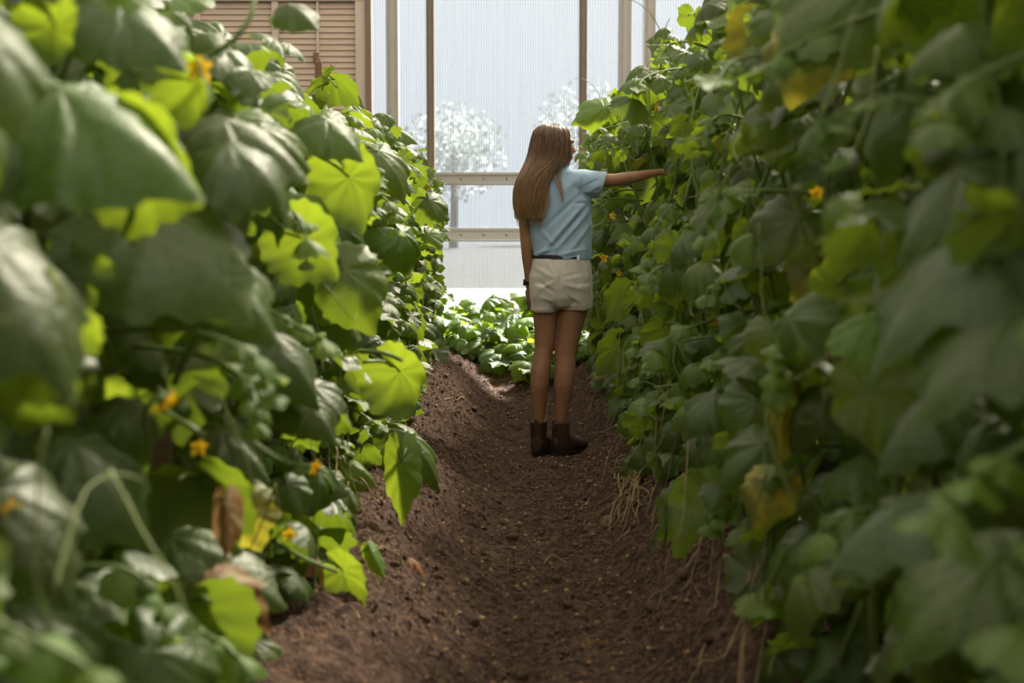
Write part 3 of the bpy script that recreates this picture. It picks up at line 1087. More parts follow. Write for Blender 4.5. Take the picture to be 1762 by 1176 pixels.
stalk('right', 5.0, [(1200, 585, .1), (1225, 570, 0), (1290, 562, .02)], .006, .005)

# flowers
for f in FLOWERS:
    add_flower(vine_at('left' if f[0] < 873 else 'right', f[2]), P(f[0], f[1], f[2]), f[3], f[4])

# ------------------------------------------------------------------ low sunlit vines in the cross bed
LOWV = [(-.62, 10.7, 'low sunlit cucumber vine tucked beside the end of the left row'),
        (-.30, 10.35, 'low sunlit cucumber vine on the bank crest left of the furrow end'),
        (-.18, 11.2, 'low sunlit cucumber vine under the left post of the wide panel'),
        (.05, 10.2, 'low sunlit cucumber vine straight beyond the furrow end'),
        (.20, 11.15, 'tallest low sunlit cucumber vine against the wall, left of her hand'),
        (.25, 9.75, 'low sunlit cucumber vine spilling onto the furrow beside her calf'),
        (.52, 10.6, 'low sunlit cucumber vine half hidden behind her legs')]
for i, (x, y, lab) in enumerate(LOWV):
    v = empty('bush_cucumber', (x, y, ground_z(x, y))); tag(v, lab, 'vine', 'low vines in the bed at the end wall')
    for k in range(2):
        mb = MB(); pts = []
        a = rng.uniform(0, 6.3)
        for j in range(9):
            t = j / 8
            qx, qy = x + .3 * t * math.cos(a + .7 * t), y + .22 * t * math.sin(a + .7 * t)
            pts.append((qx, qy, ground_z(qx, qy) + .012 + .13 * math.sin(t * 3) * (k * .7 + .2)))
        mb.tube(pts, .006, 6); o = mb.build('stem', M['stem'], v); o.location = -v.location
    n = 44
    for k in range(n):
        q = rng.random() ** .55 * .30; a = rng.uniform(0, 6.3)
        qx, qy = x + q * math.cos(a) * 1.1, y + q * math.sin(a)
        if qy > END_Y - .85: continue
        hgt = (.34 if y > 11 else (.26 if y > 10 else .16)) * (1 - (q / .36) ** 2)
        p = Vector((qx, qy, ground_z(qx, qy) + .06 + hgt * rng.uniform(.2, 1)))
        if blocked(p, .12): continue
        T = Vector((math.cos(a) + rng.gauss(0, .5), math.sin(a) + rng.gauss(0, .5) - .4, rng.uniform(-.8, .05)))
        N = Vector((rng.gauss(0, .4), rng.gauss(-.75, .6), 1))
        add_leaf(v, p, T, N, rng.uniform(.08, .15), 'young' if rng.random() < .82 else 'leaf')  # mostly the brighter leaf tone, so part of the sunlight is in the colour
    if i in (3, 5):
        add_flower(v, (x + .05, y - .2, ground_z(x, y) + .12), .03, (0, -.6, 1))

# ------------------------------------------------------------------ things lying about
# wooden stakes of the trellis
for (px, ytop, depth, w, lab) in ((265, 28, 2.75, .030, 'brown wooden trellis stake showing above the left row near the camera'),
                                  (548, 96, 6.2, .028, 'small wooden trellis stake tip far along the left row'),
                                  (1440, -30, 3.6, .03, 'brown wooden trellis stake inside the right row')):
    pt = P(px, ytop, depth)
    st = empty('trellis_stake', (pt.x, pt.y, ground_z(pt.x, pt.y) - .05)); tag(st, lab, 'stake', 'trellis stakes')
    H = pt.z - st.location.z
    m = MB(); m.box(-w / 2, w / 2, -w / 2, w / 2, 0, H - .03)
    m.add([(-w / 2, -w / 2, H - .03), (w / 2, -w / 2, H - .03), (w / 2, w / 2, H - .03), (-w / 2, w / 2, H - .03), (0, 0, H)], [(0, 1, 4), (1, 2, 4), (2, 3, 4), (3, 0, 4)])
    m.build('shaft', M['wood'], st, False)
    m = MB(); zz = H * .62
    m.tube([(-w * .8, -w * .8, zz), (w * .8, -w * .8, zz + .01), (w * .8, w * .8, zz), (-w * .8, w * .8, zz - .01), (-w * .8, -w * .8, zz)], .003, 5)
    m.build('twine', M['straw'], st)

# tangle of dry roots and stems on the right bank
def gpt(px, py):
    d = CAM_R @ Vector(((px - CX) / FPX, -(py - CY) / FPX, -1.0))
    t = .5
    o = Vector((0, 0, CAM_Z))
    while t < 14:
        p = o + d * t
        if p.z <= ground_z(p.x, p.y, False):
            break
        t += .01
    return o + d * t


g0 = gpt(1110, 850)
tangle = empty('dry_vine_tangle', (g0.x, g0.y, g0.z)); tag(tangle, 'tangle of pale dry stems and roots on the right bank', 'dry stems')
for k in range(22):
    mb = MB(); pts = []
    a = gpt(1090 + rng.uniform(-25, 60), 800 + rng.uniform(-30, 60)); b = gpt(1060 + rng.uniform(-20, 50), 890 + rng.uniform(-30, 25))
    ph = rng.uniform(0, 6)
    for j in range(10):
        t = j / 9
        p = a.lerp(b, t)
        p.x += .03 * math.sin(t * 5 + ph); p.y += .03 * math.cos(t * 4 + ph)
        p.z = ground_z(p.x, p.y) + .012 + .05 * rng.random() * math.sin(t * 3.1)
        pts.append(p)
    mb.tube(pts, rng.uniform(.0012, .0032), 5)
    o = mb.build('dry_stem', M['straw'], tangle); o.location = -tangle.location

for (x0, y0, x1, y1, lab) in ((755, 690, 815, 693, 'thin pale root lying on the left bank below the leaves'), (600, 940, 690, 970, 'short dry twig on the lower left bank'),
                              (935, 972, 975, 970, 'tiny pale twig on the furrow floor'), (800, 640, 850, 660, 'sunlit dry runner on the bank at the furrow end'),
                              (1095, 905, 1040, 955, 'dry root trailing down the right bank')):
    a, b = gpt(x0, y0), gpt(x1, y1); pts = []
    for j in range(9):
        t = j / 8; p = a.lerp(b, t)
        p.y += .03 * math.sin(t * 6 + x0)
        p.z = ground_z(p.x, p.y) + .004 + .012 * math.sin(t * 3.1)
        pts.append(p)
    mb = MB(); mb.tube(pts, [.0028 - .0014 * j / 8 for j in range(9)], 5)
    mid = pts[4].copy()
    for j, q in ((3, .04), (6, -.03)):
        mb.tube([pts[j], pts[j] + Vector((q, .03, .012)), pts[j] + Vector((q * 1.6, .05, .006))], [.0016, .0012, .0008], 5)
    mb.v = [tuple(Vector(v) - mid) for v in mb.v]
    o = mb.build('dry_twig', M['straw']); o.location = mid; tag(o, lab, 'twig')

fl_specs = ((705, 968, .05, 'curled tan dead leaf on the left bank'), (1010, 1105, .035, 'pale dead leaf scrap on the furrow floor near the camera'), (1050, 895, .045, 'tan dead leaf on the right bank below the dry stems'))
for (px, py, sz, lab) in fl_specs:
    p = gpt(px, py)
    o = bpy.data.objects.new('fallen_leaf', LEAVES['dry'][0 if sz < .04 else 1])
    o.location = (p.x, p.y, ground_z(p.x, p.y) + sz * .45); o.scale = (sz,) * 3
    o.rotation_euler = (.1, .2, rng.uniform(0, 6)); col.objects.link(o)
    tag(o, lab, 'dead leaf')
# ------------------------------------------------------------------ the girl
GY = 7.0
S = GY / FPX / math.cos(PITCH * .2)        # metres per pixel at her distance


def G(px, py, v=0.0):
    """her landmarks: pixel in the plane of her body, v metres further away"""
    p = P(px, py, GY)
    return Vector((p.x, p.y + v, p.z))


def skin_material():
    T = NT('skin_tanned')
    tc = T.n('TexCoord')
    no = T.n('TexNoise', {'Vector': tc.outputs['Object'], 'Scale': 26.0, 'Detail': 4.0})
    c = T.mixc(no.outputs[0], (0.31, 0.150, 0.088), (0.42, 0.215, 0.130))
    pr = T.n('BsdfPrincipled', {'Base Color': c, 'Roughness': 0.48, 'Specular IOR Level': 0.4, 'Subsurface Weight': 0.0})
    return T.done(pr)


def cloth(name, c1, c2, scale, rough=.85, weave=900.0):
    T = NT(name)
    tc = T.n('TexCoord')
    no = T.n('TexNoise', {'Vector': tc.outputs['Object'], 'Scale': scale, 'Detail': 6.0, 'Roughness': .7})
    n2 = T.n('TexNoise', {'Vector': tc.outputs['Object'], 'Scale': weave, 'Detail': 1.0})
    f = T.math('ADD', T.math('MULTIPLY', no.outputs[0], .6), T.math('MULTIPLY', n2.outputs[0], .4))
    c = T.ramp(f, [(.35, c1), (.65, c2)])
    b = T.n('Bump', {'Strength': .25, 'Distance': .001, 'Height': n2.outputs[0]})
    return T.done(T.n('BsdfPrincipled', {'Base Color': c, 'Roughness': rough, 'Specular IOR Level': .2, 'Sheen Weight': .15, 'Normal': b.outputs[0]}))


def hair_material():
    T = NT('hair_brown_blonde')
    tc = T.n('TexCoord')
    g = T.n('SeparateXYZ', {0: tc.outputs['Generated']})
    mp = T.n('Mapping', {0: tc.outputs['Object'], 'Scale': (150, 150, 6)})
    no = T.n('TexNoise', {'Vector': mp.outputs[0], 'Scale': 1.0, 'Detail': 3.0})
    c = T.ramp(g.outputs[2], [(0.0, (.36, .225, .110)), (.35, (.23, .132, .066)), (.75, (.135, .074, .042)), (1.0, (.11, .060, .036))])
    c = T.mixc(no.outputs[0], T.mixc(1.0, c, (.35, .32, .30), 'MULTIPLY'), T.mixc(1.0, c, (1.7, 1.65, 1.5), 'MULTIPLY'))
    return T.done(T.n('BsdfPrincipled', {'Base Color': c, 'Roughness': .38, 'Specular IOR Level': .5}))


M['skin'] = skin_material()
M['shirt'] = cloth('tshirt_heather_blue', (.26, .37, .52), (.38, .50, .66), 130)
M['shorts'] = cloth('shorts_beige', (.54, .485, .445), (.63, .57, .525), 40)
M['hair'] = hair_material()
M['boot'] = simple('boot_dark_brown', (.045, .022, .016), .55, .35, nscale=60, namp=.4, bump=.3)
M['boot_el'] = simple('boot_elastic_brown', (.070, .042, .028), .8, .2, nscale=90, namp=.3)
M['sole'] = simple('boot_sole_black', (.018, .014, .013), .7, .3)
M['belt'] = simple('belt_dark', (.03, .026, .026), .5, .4)
M['watch'] = simple('watch_black', (.015, .017, .022), .4, .5)
M['eye'] = simple('eye_white', (.7, .68, .65), .2, .5)
M['lip'] = simple('lips', (.38, .14, .11), .4, .5)
M['label'] = simple('shorts_tag_white', (.75, .75, .73), .7, .3)

foot = G(948, 786); foot.z = 0
girl = empty('person', (foot.x, GY, 0.0))
tag(girl, 'young long-haired person in pale blue t-shirt and beige shorts reaching into right row', 'person')


def gput(o):
    o.parent = girl; o.location = -girl.location
    return o


def gmesh(me, name, mats):
    me.materials.clear()
    for m_ in (mats if isinstance(mats, list) else [mats]):
        me.materials.append(m_)
    o = bpy.data.objects.new(name, me); col.objects.link(o)
    return gput(o)


def hsec(px, py, rx, ry, v=0.0):
    return (G(px, py, v), Vector((rx * S, 0, 0)), Vector((0, ry * S, 0)))


def limb(mb, pts, sides=14):
    """tapered limb through (point, radius) with rings across its run"""
    n = len(pts); secs = []
    for i, (p, r) in enumerate(pts):
        t = (pts[min(i + 1, n - 1)][0] - pts[max(i - 1, 0)][0]).normalized()
        a = t.cross(Vector((.05, 1, .1))).normalized(); b = t.cross(a).normalized()
        secs.append((p, a * r, b * r))
    mb.loft(secs, sides)


B = MB()
# legs: pixel x left edge, right edge, y (skin), depth
LEGL = [(917, 962, 505, .0), (916, 961, 535, .0), (919, 958, 567, .005), (920, 954, 596, .005), (917, 950, 613, .0), (913, 947, 636, -.012), (912, 944.5, 662, -.015), (914, 940, 694, -.005), (917, 937, 723, .0), (919, 936, 738, .004), (920, 935, 752, .006)]
LEGR = [(963, 1012, 505, .0), (961, 1011, 537, .0), (960, 1002, 567, .005), (956, 995, 596, .005), (955, 991.5, 613, .0), (953, 990, 636, -.012), (952, 988, 662, -.015), (954, 982, 694, -.005), (954.5, 976, 723, .0), (957, 973, 738, .004), (958, 972, 752, .006)]
for L in (LEGL, LEGR):
    secs = []
    for i, (a, b, y, v) in enumerate(L):
        rx = (b - a) / 2
        secs.append(hsec((a + b) / 2, y, rx, rx * (1.12 if i < 5 else 1.08), v))
    B.loft(secs, 22)
# pelvis, trunk, neck
B.loft([hsec(964, 515, 40, 30), hsec(965, 490, 45, 33), hsec(966, 460, 45, 34), hsec(966, 430, 43, 29), hsec(964, 400, 44, 29), hsec(962, 360, 49, 32), hsec(959, 330, 50, 31), hsec(957, 312, 46, 26), hsec(956, 300, 30, 20), hsec(955, 292, 17, 17)], 24)
limb(B, [(G(956, 305, .005), 17 * S), (G(956, 288, .01), 16 * S), (G(956, 272, .015), 17 * S)])
# head, turned to the right and away
HC = G(956, 250, .0)
Fd = Vector((.91, .41, -.05)).normalized(); Ld = Fd.cross(Vector((0, 0, 1))).normalized(); Ud = Ld.cross(Fd).normalized()


def H(f, l, u): return HC + Fd * f + Ld * l + Ud * u


B.ellipsoid(H(-.014, 0, .014), [Fd * .090, Ld * .072, Ud * .082], 20, 14)
B.ellipsoid(H(.025, 0, -.035), [Fd * .066, Ld * .058, Ud * .074], 18, 12)
B.ellipsoid(H(.052, 0, -.085), [Fd * .030, Ld * .030, Ud * .022], 12, 8)       # chin
B.ellipsoid(H(.070, 0, .022), [Fd * .020, Ld * .050, Ud * .016], 12, 8)        # brow
B.loft([(H(.088, 0, .010), Ld * .006, Fd * .006), (H(.096, 0, -.008), Ld * .009, Fd * .009), (H(.102, 0, -.024), Ld * .013, Fd * .011), (H(.092, 0, -.034), Ld * .012, Fd * .008)], 10)
B.ellipsoid(H(.082, 0, -.052), [Fd * .014, Ld * .022, Ud * .007], 10, 8)
B.ellipsoid(H(.079, 0, -.062), [Fd * .013, Ld * .019, Ud * .007], 10, 8)
for l in (-1, 1):
    B.ellipsoid(H(.055, l * .036, -.018), [Fd * .026, Ld * .022, Ud * .026], 10, 8)
    B.ellipsoid(H(-.008, l * .076, -.008), [Fd * .016, Ld * .008, Ud * .030], 10, 8)
# left arm hanging
limb(B, [(G(908, 312, .0), 17 * S), (G(904, 335, .0), 15.5 * S), (G(904, 372, .0), 13 * S), (G(905.5, 400, -.002), 11.5 * S), (G(907, 424, -.002), 11 * S), (G(908, 445, .012), 10 * S), (G(909, 465, .03), 7.8 * S), (G(909.5, 484, .045), 6.2 * S), (G(911, 496, .05), 6.4 * S)])
# right arm reaching
limb(B, [(G(992, 308, .0), 17 * S), (G(1012, 309, .0), 14.5 * S), (G(1035, 311, .0), 12.2 * S), (G(1058, 310, .0), 11.0 * S), (G(1078, 307, .0), 11.0 * S), (G(1095, 304, .0), 9.6 * S), (G(1115, 300, .0), 7.6 * S), (G(1131, 297, .0), 6.0 * S), (G(1140, 296, .0), 6.2 * S)])


def hand(mb, wrist, d, back, size, curl, thumb_side):
    """palm, four unequal bent fingers and a thumb leaving the side of the palm; d = towards fingertips, back = back of hand"""
    d = d.normalized(); back = (back - d * back.dot(d)).normalized(); side = d.cross(back).normalized() * thumb_side
    k = size
    mb.loft([(wrist, side * .020 * k, back * .014 * k), (wrist + d * .03 * k, side * .030 * k, back * .014 * k), (wrist + d * .06 * k, side * .037 * k, back * .013 * k), (wrist + d * .085 * k, side * .036 * k, back * .011 * k)], 12)
    for i, (off, ln) in enumerate(((.027, .068), (.009, .078), (-.009, .072), (-.026, .056))):
        p = wrist + d * .078 * k + side * off * k
        dirv = d + side * off * 2.5
        pts = [(p, .0088 * k)]
        for j, fr in enumerate((.45, .30, .25)):
            dirv = (Matrix.Rotation(curl * (1 + .15 * i) * (.6 if j == 0 else 1), 3, side * thumb_side) @ dirv)
            if dirv.dot(back) > 0 and curl:
                dirv = dirv - back * 2 * dirv.dot(back)
            dirv.normalize()
            p = p + dirv * ln * fr * k
            pts.append((p, (.0080 - .0009 * j) * k))
        limb(mb, pts, 8)
    p = wrist + d * .025 * k + side * .024 * k
    t1 = (d * .7 + side * .75 - back * .25).normalized(); t2 = (d * .95 + side * .25 - back * .3).normalized()
    limb(mb, [(p, .011 * k), (p + t1 * .032 * k, .0098 * k), (p + t1 * .032 * k + t2 * .028 * k, .0085 * k), (p + t1 * .032 * k + t2 * .050 * k, .0066 * k)], 8)


hand(B, G(911, 494, .05), Vector((.06, .18, -1)), Vector((-.85, -.5, 0)), .92, .28, 1)
hand(B, G(1138, 296, .0), Vector((.95, .18, .03)), Vector((.0, -.35, 1)), .92, .42, 1)
body = gmesh(remeshed(B, .0048, 3), 'body', M['skin'])
# eyes and lips
for l in (-1, 1):
    mb = MB(); mb.ellipsoid(H(.070, l * .031, .004), [Fd * .012, Ld * .013, Ud * .008], 12, 8)
    e = gput(mb.build('eye', M['eye']))
    mb = MB(); mb.ellipsoid(H(.0795, l * .031, .004), [Fd * .003, Ld * .0055, Ud * .0055], 10, 6)
    i_ = mb.build('iris', M['belt'], e)
mb = MB(); mb.ellipsoid(H(.0905, 0, -.053), [Fd * .007, Ld * .019, Ud * .0045], 12, 8); mb.ellipsoid(H(.087, 0, -.0615), [Fd * .007, Ld * .016, Ud * .005], 12, 8)
gput(mb.build('lips', M['lip']))

# t-shirt
T_ = MB()
T_.loft([hsec(957, 284, 20, 18, .005), hsec(957, 290, 27, 20, .003), hsec(956, 297, 41, 24), hsec(955, 306, 49, 28), hsec(957, 320, 54, 33), hsec(960, 345, 57, 36), hsec(962, 372, 56, 37), hsec(964, 398, 54.5, 36.5), hsec(966, 420, 52.5, 37), hsec(967.5, 436, 51.5, 38), hsec(968, 446, 50.5, 38), hsec(968, 449, 48, 36), hsec(968, 442, 46, 34), hsec(968, 432, 45, 33)], 32)
# right sleeve, cut slanting along the upper arm
ax = (G(1045, 315) - G(985, 308)).normalized()


def slv(px, py, r, tiltx=0.0, d=1.0, v=0.0):
    up = (G(px + tiltx, py - r) - G(px - tiltx, py + r)) * .5
    return (G(px, py, v), up, Vector((0, r * S * d, 0)))


T_.loft([slv(975, 318, 24, 0, 1.2), slv(992, 316, 25, 2, 1.15), slv(1010, 316.5, 24, 4, 1.05), slv(1026, 318, 23, 6, .98), slv(1037.5, 319, 22.5, 8, .95), slv(1038, 319, 20.5, 7, .9), slv(1034, 318, 19.5, 6, .88), slv(1030, 318, 19, 6, .85)], 22)
# left sleeve hanging
T_.loft([hsec(912, 304, 12, 16), hsec(908, 314, 18, 21), hsec(905, 330, 19, 22), hsec(903.5, 350, 18.5, 22), hsec(903, 370, 18.5, 21.5), hsec(903, 376, 18.3, 21), hsec(903, 377, 16.5, 19), hsec(903, 370, 15.5, 18)], 20)
me = remeshed(T_, .0055, 5)
girl_c = G(962, 365)


def fold(q, a, b, w, amp):
    """a ridge along the pixel line a-b"""
    ax_, ay_ = a; bx_, by_ = b
    L2 = (bx_ - ax_) ** 2 + (by_ - ay_) ** 2
    t = ((q[0] - ax_) * (bx_ - ax_) + (q[1] - ay_) * (by_ - ay_)) / L2
    tt = min(1, max(0, t))
    d = math.hypot(q[0] - ax_ - tt * (bx_ - ax_), q[1] - ay_ - tt * (by_ - ay_))
    return amp * math.exp(-(d / w) ** 2) * math.sin(math.pi * min(1, max(0.08, tt * .9 + .08)))


FOLDS = [((1010, 345), (930, 440), 4.5, .010), ((1014, 362), (950, 438), 4, .009), ((1016, 385), (975, 440), 4, .007), ((998, 335), (925, 405), 4, -.008), ((1010, 356), (942, 437), 3.5, -.009),
         ((1008, 330), (1036, 318), 3, .006), ((1004, 322), (1036, 306), 3, -.005), ((1000, 330), (1030, 330), 3, .006), ((930, 395), (960, 430), 4, .006), ((1000, 300), (960, 340), 6, .005),
         ((918, 440), (960, 425), 3, .007), ((960, 440), (1012, 428), 3, .006), ((985, 350), (1016, 350), 3, -.006), ((1003, 300), (1000, 345), 3, -.006)]


def wrinkle(me, folds, nz, nscale):
    me.update()
    co = [v.co.copy() for v in me.vertices]; nr = [v.normal.copy() for v in me.vertices]
    for i, v in enumerate(me.vertices):
        d = nz * noise.noise(Vector((co[i].x * nscale, co[i].y * nscale, co[i].z * nscale * .6)))
        if nr[i].y < .25:
            q = pix(co[i])
            for f in folds:
                d += fold(q, *f)
        v.co = co[i] + nr[i] * d
    me.update()


wrinkle(me, FOLDS, .004, 22)
shirt = gmesh(me, 't_shirt', M['shirt']); tag(shirt, 'pale blue heather t-shirt')

# shorts
Q = MB()
Q.loft([hsec(966.5, 436, 49, 36), hsec(966.5, 444, 50, 37), hsec(966, 458, 52, 41), hsec(965, 475, 54.5, 45), hsec(965, 495, 55, 45), hsec(965, 512, 54, 42), hsec(964, 524, 44, 36), hsec(963, 531, 26, 28)], 30)
Q.loft([hsec(938, 490, 26, 40), hsec(938, 510, 26, 38), hsec(938, 525, 24.8, 34), hsec(937, 536, 24, 32), hsec(937, 538.5, 23, 31), hsec(937, 532, 21, 29), hsec(937, 524, 20.5, 28)], 24)
Q.loft([hsec(990, 490, 29, 40), hsec(990.5, 510, 29.5, 38), hsec(991, 524, 29.2, 35), hsec(991, 532, 29, 33), hsec(991, 534.5, 27.5, 32), hsec(991, 528, 26, 30), hsec(990, 520, 25, 29)], 24)
me = remeshed(Q, .0055, 4)
SF = [((962, 470), (962, 522), 3, -.006), ((920, 460), (955, 480), 4, .005), ((955, 485), (925, 500), 3.5, .006), ((925, 485), (955, 505), 3, -.006), ((970, 490), (1010, 500), 3.5, .006), ((975, 505), (1005, 525), 3, .005), ((930, 512), (955, 520), 3, .005),
      ((965, 478), (1000, 470), 3.5, -.004), ((940, 445), (950, 470), 3, .004), ((914, 533), (960, 533), 1.6, .002), ((962, 528), (1019, 526), 1.6, .002), ((1006, 455), (1018, 500), 2.5, .004)]
wrinkle(me, SF, .003, 30)
shorts = gmesh(me, 'shorts', M['shorts']); tag(shorts, 'beige cotton shorts')
mb = MB()
pts = [G(966.5 + 50.8 * math.cos(w), 441.5, 38.2 * S * math.sin(w)) for w in np.linspace(0, 2 * math.pi, 40)]
for i in range(39):
    a, b = pts[i], pts[i + 1]
    mb.add([a + Vector((0, 0, -.009)), b + Vector((0, 0, -.009)), b + Vector((0, 0, .009)), a + Vector((0, 0, .009))], [(0, 1, 2, 3)])
belt = gput(mb.build('belt', M['belt'])); tag(belt, 'dark belt')
mb = MB(); c = G(993, 443, -.112)
mb.box(c.x - .006, c.x + .006, c.y - .004, c.y + .006, c.z - .012, c.z + .014)
gput(mb.build('belt_loop', M['label'], None, False))

# boots
def boot(top_px, heel_px, base_py, toe_dir, L, nm):
    cx, cy = top_px
    toe = Vector(toe_dir).normalized(); side = Vector((-toe.y, toe.x, 0))
    c0 = G(cx, cy); base = G(heel_px, base_py); base.z = 0.0
    base.y = GY
    hz = c0.z
    mb = MB()
    mid = Vector((c0.x, GY + .005, 0))
    h0 = mid - toe * .045
    # shaft
    mb.loft([(Vector((mid.x, mid.y, hz)), side * .040, toe * .045), (Vector((mid.x, mid.y, hz * .75)) + toe * .002, side * .039, toe * .045), (Vector((mid.x, mid.y, hz * .5)) + toe * .006, side * .038, toe * .052), (Vector((mid.x, mid.y, hz * .25)) + toe * .012, side * .039, toe * .064), (Vector((mid.x, mid.y, .022)) + toe * .014, side * .038, toe * .066)], 18)
    # foot
    secs = []
    for t, w, hh in ((-.05, .030, .07), (0, .036, .085), (.045, .038, .085), (.085, .042, .065), (.12, .044, .054), (.148, .042, .050), (.166, .036, .044), (.176, .024, .032)):
        q = mid + toe * t
        secs.append((Vector((q.x, q.y, .022 + hh / 2)), side * w, Vector((0, 0, hh / 2))))
    mb.loft(secs, 16)
    up = gmesh(remeshed(mb, .005, 3), 'boot', M['boot'])
    tag(up, nm)
    # sole with heel
    sb = MB(); n = 26
    ring = []
    for k in range(n):
        w = 2 * math.pi * k / n
        t = .061 + .122 * math.cos(w); ww = (.041 + .006 * math.cos(w)) * math.sin(w)
        ring.append(mid + toe * t + side * ww)
    for z0, z1, lo, hi in ((.012, .026, -9, 9), (0.0, .013, -9, .005), (0.0, .013, .075, 9)):
        rr = [p for p in ring]
        vs = []
        for zz in (z0, z1):
            for p in rr:
                t = (p - mid).dot(toe)
                t2 = min(max(t, lo), hi)
                vs.append((p + toe * (t2 - t)) * 1 + Vector((0, 0, zz)))
        fs = [(k, (k + 1) % n, n + (k + 1) % n, n + k) for k in range(n)] + [tuple(reversed(range(n))), tuple(range(n, 2 * n))]
        sb.add(vs, fs)
    o = sb.build('sole', M['sole'], up, False)
    for sg in (-1, 1):
        eb = MB(); vs = []; fs = []
        for j in range(6):
            t = j / 5
            zz = hz * (.98 - .62 * t); wd = .020 * (1 - .45 * t)
            for q in (-1, 0, 1):
                p = Vector((mid.x, mid.y, zz)) + toe * (q * wd + .004 * t) + side * sg * (.0405 - .003 * abs(q))
                vs.append(p)
        for j in range(5):
            for q in range(2):
                fs.append((j * 3 + q, j * 3 + q + 1, j * 3 + q + 4, j * 3 + q + 3))
        eb.add(vs, fs); eb.build('elastic_panel', M['boot_el'], up)
    tb = MB(); p = Vector((mid.x, mid.y, hz)) - toe * .046
    tb.box(p.x - .008, p.x + .008, p.y - .004, p.y + .004, hz - .03, hz + .014)
    tb.build('pull_tab', M['boot_el'], up, False)


boot((927, 726), 925, 785, (.28, .96, 0), .25, 'dark brown ankle boot, left foot')
boot((964, 727), 962, 788, (.80, .60, 0), .25, 'dark brown ankle boot, right foot')

# wrist watch
mb = MB(); wc = G(909.8, 487, .046); wn = Vector((.06, .2, -1)).normalized()
a = wn.cross(Vector((0, 1, 0))).normalized(); b = wn.cross(a)
ring = [wc + a * .0205 * math.cos(w) + b * .0205 * math.sin(w) for w in np.linspace(0, 2 * math.pi, 25)]
for i in range(24):
    mb.add([ring[i] - wn * .010, ring[i + 1] - wn * .010, ring[i + 1] + wn * .010, ring[i] + wn * .010], [(0, 1, 2, 3)])
w_ = gput(mb.build('watch', M['watch'])); tag(w_, 'black wrist watch')
mb = MB(); fc = wc + Vector((-.021, -.006, 0))
mb.loft([(fc + Vector((.004, 0, 0)), Vector((0, .014, 0)), Vector((0, 0, .017))), (fc + Vector((-.004, 0, 0)), Vector((0, .014, 0)), Vector((0, 0, .017))), (fc + Vector((-.006, 0, 0)), Vector((0, .011, 0)), Vector((0, 0, .014)))], 14)
mb.build('watch_case', M['watch'], w_)

# hair: a mass that follows the skull and falls over the left of her back, then strands combed along it
HS = [(213.5, 949, 6, 6, .0), (215.5, 949, 15, 15, 0), (219, 949, 23, 25, 0), (226, 948.5, 29.5, 32, 0), (237, 948.5, 32.5, 36, -.002), (250, 948, 35, 37, -.004), (264, 946.5, 36.5, 36, -.008), (277, 943.5, 37.5, 33, -.018), (288, 934, 33, 27, -.045),
      (298, 924, 28, 19, -.080), (312, 917, 27.5, 14, -.104), (328, 912.5, 27.5, 12, -.112), (344, 910.5, 26.5, 11, -.114), (358, 910, 24.5, 9, -.114), (368, 910, 22, 6, -.113), (376, 910, 19, 2.5, -.112)]


def hair_pt(t, w, out=0.0):
    x = t * (len(HS) - 1); i = min(int(x), len(HS) - 2); f = x - i
    py, cx, rx, ry, v = [HS[i][k] + (HS[i + 1][k] - HS[i][k]) * f for k in range(5)]
    p = G(cx, py, v) + Vector((math.cos(w) * (rx * S + out), math.sin(w) * (ry * S + out), 0))
    d = (p - HC)
    if py < 292 and d.length > 1e-4:
        c = d.normalized().dot(Fd)
        if c > .58 and py > 222:
            k = smoothstep(.58, .80, c)
            p = p - Fd * k * .075
    return p


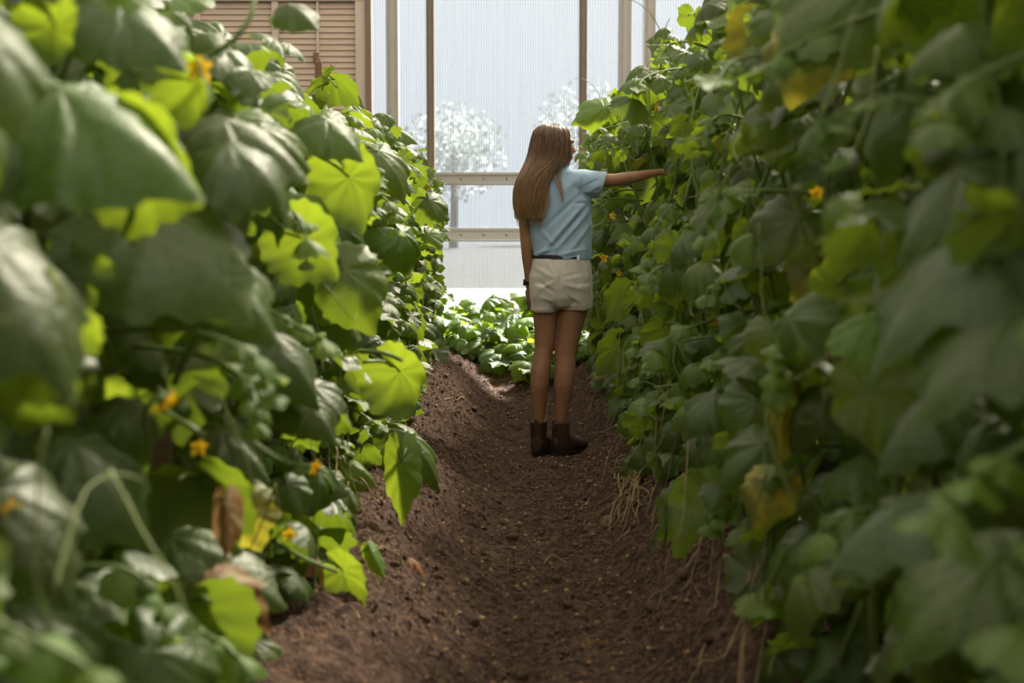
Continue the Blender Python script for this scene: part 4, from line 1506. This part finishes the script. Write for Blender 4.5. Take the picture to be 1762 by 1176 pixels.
HM = MB()
vs = []; fs = []; nt, nw = 60, 40
for i in range(nt):
    for k in range(nw):
        w = 2 * math.pi * k / nw
        t = i / (nt - 1)
        groove = -.004 * abs(math.sin(w * 9 + 2 * math.sin(t * 4))) * smoothstep(.1, .5, t)
        vs.append(hair_pt(t, w, groove))
for i in range(nt - 1):
    for k in range(nw):
        k2 = (k + 1) % nw
        fs.append((i * nw + k, (i + 1) * nw + k, (i + 1) * nw + k2, i * nw + k2))
fs.append(tuple(range(nw))); fs.append(tuple(reversed([(nt - 1) * nw + k for k in range(nw)])))
HM.add(vs, fs)
hr = random.Random(5)
for s_ in range(620):
    w0 = hr.uniform(0, 2 * math.pi); dw = hr.gauss(0, .22); t0 = hr.random() ** 1.5 * .45; t1 = hr.uniform(.88, 1.05)
    if hr.random() < .25: t1 = hr.uniform(.6, .9)
    out = hr.uniform(-.002, .0045); pts = []; n = 20
    ph = hr.uniform(0, 6.3)
    for j in range(n):
        t = t0 + (t1 - t0) * j / (n - 1)
        pts.append(hair_pt(min(t, 1.0), w0 + dw * (j / (n - 1)) + .05 * math.sin(j * .5 + ph), out + .004 * (j / n) * math.sin(ph + j * .35)) + Vector((0, 0, -.8 * max(0, t - 1))))
    r0 = hr.uniform(.0011, .0022)
    HM.tube(pts, [r0 * (1 - .6 * (j / (n - 1)) ** 3) for j in range(n)], 4, cap=False)
# front lock and loose strands on the shoulder blade
for s_ in range(26):
    a = hr.random(); b = hr.uniform(-1, 1); e = hr.uniform(.6, 1)
    raw = [G(962 + 6 * b, 262, -.085 + .01 * a), G(961 + 7 * b, 283, -.092), G(958 + 6 * b, 303, -.098), G(964 + 3 * b, 330, -.118), G(967.5 + 1.2 * b, 330 + 25 * e, -.121)]
    pts = []
    for i in range(4):
        q0, q1, q2, q3 = raw[max(i - 1, 0)], raw[i], raw[i + 1], raw[min(i + 2, 4)]
        for j in range(5):
            t = j / 5
            pts.append(.5 * ((2 * q1) + (q2 - q0) * t + (2 * q0 - 5 * q1 + 4 * q2 - q3) * t * t + (3 * q1 - q0 - 3 * q2 + q3) * t ** 3))
    HM.tube(pts, [.0014 * (1 - .6 * i / 20) for i in range(20)], 4, cap=False)
for s_ in range(70):
    w0 = hr.uniform(-.5, .9); a = hr.uniform(0, 1)
    raw = [hair_pt(.42, -w0, .002), G(958 - 14 * a, 293, -.088), G(946 - 10 * a, 312, -.105), G(938 - 8 * a + hr.uniform(-3, 8), 345, -.120), G(936 - 12 * a, 372 + 10 * hr.random(), -.120)]
    pts = []
    for i in range(4):
        q0, q1, q2, q3 = raw[max(i - 1, 0)], raw[i], raw[i + 1], raw[min(i + 2, 4)]
        for j in range(5):
            t = j / 5
            pts.append(.5 * ((2 * q1) + (q2 - q0) * t + (2 * q0 - 5 * q1 + 4 * q2 - q3) * t * t + (3 * q1 - q0 - 3 * q2 + q3) * t ** 3))
    HM.tube(pts, [.0016 * (1 - .6 * i / 20) for i in range(20)], 4, cap=False)
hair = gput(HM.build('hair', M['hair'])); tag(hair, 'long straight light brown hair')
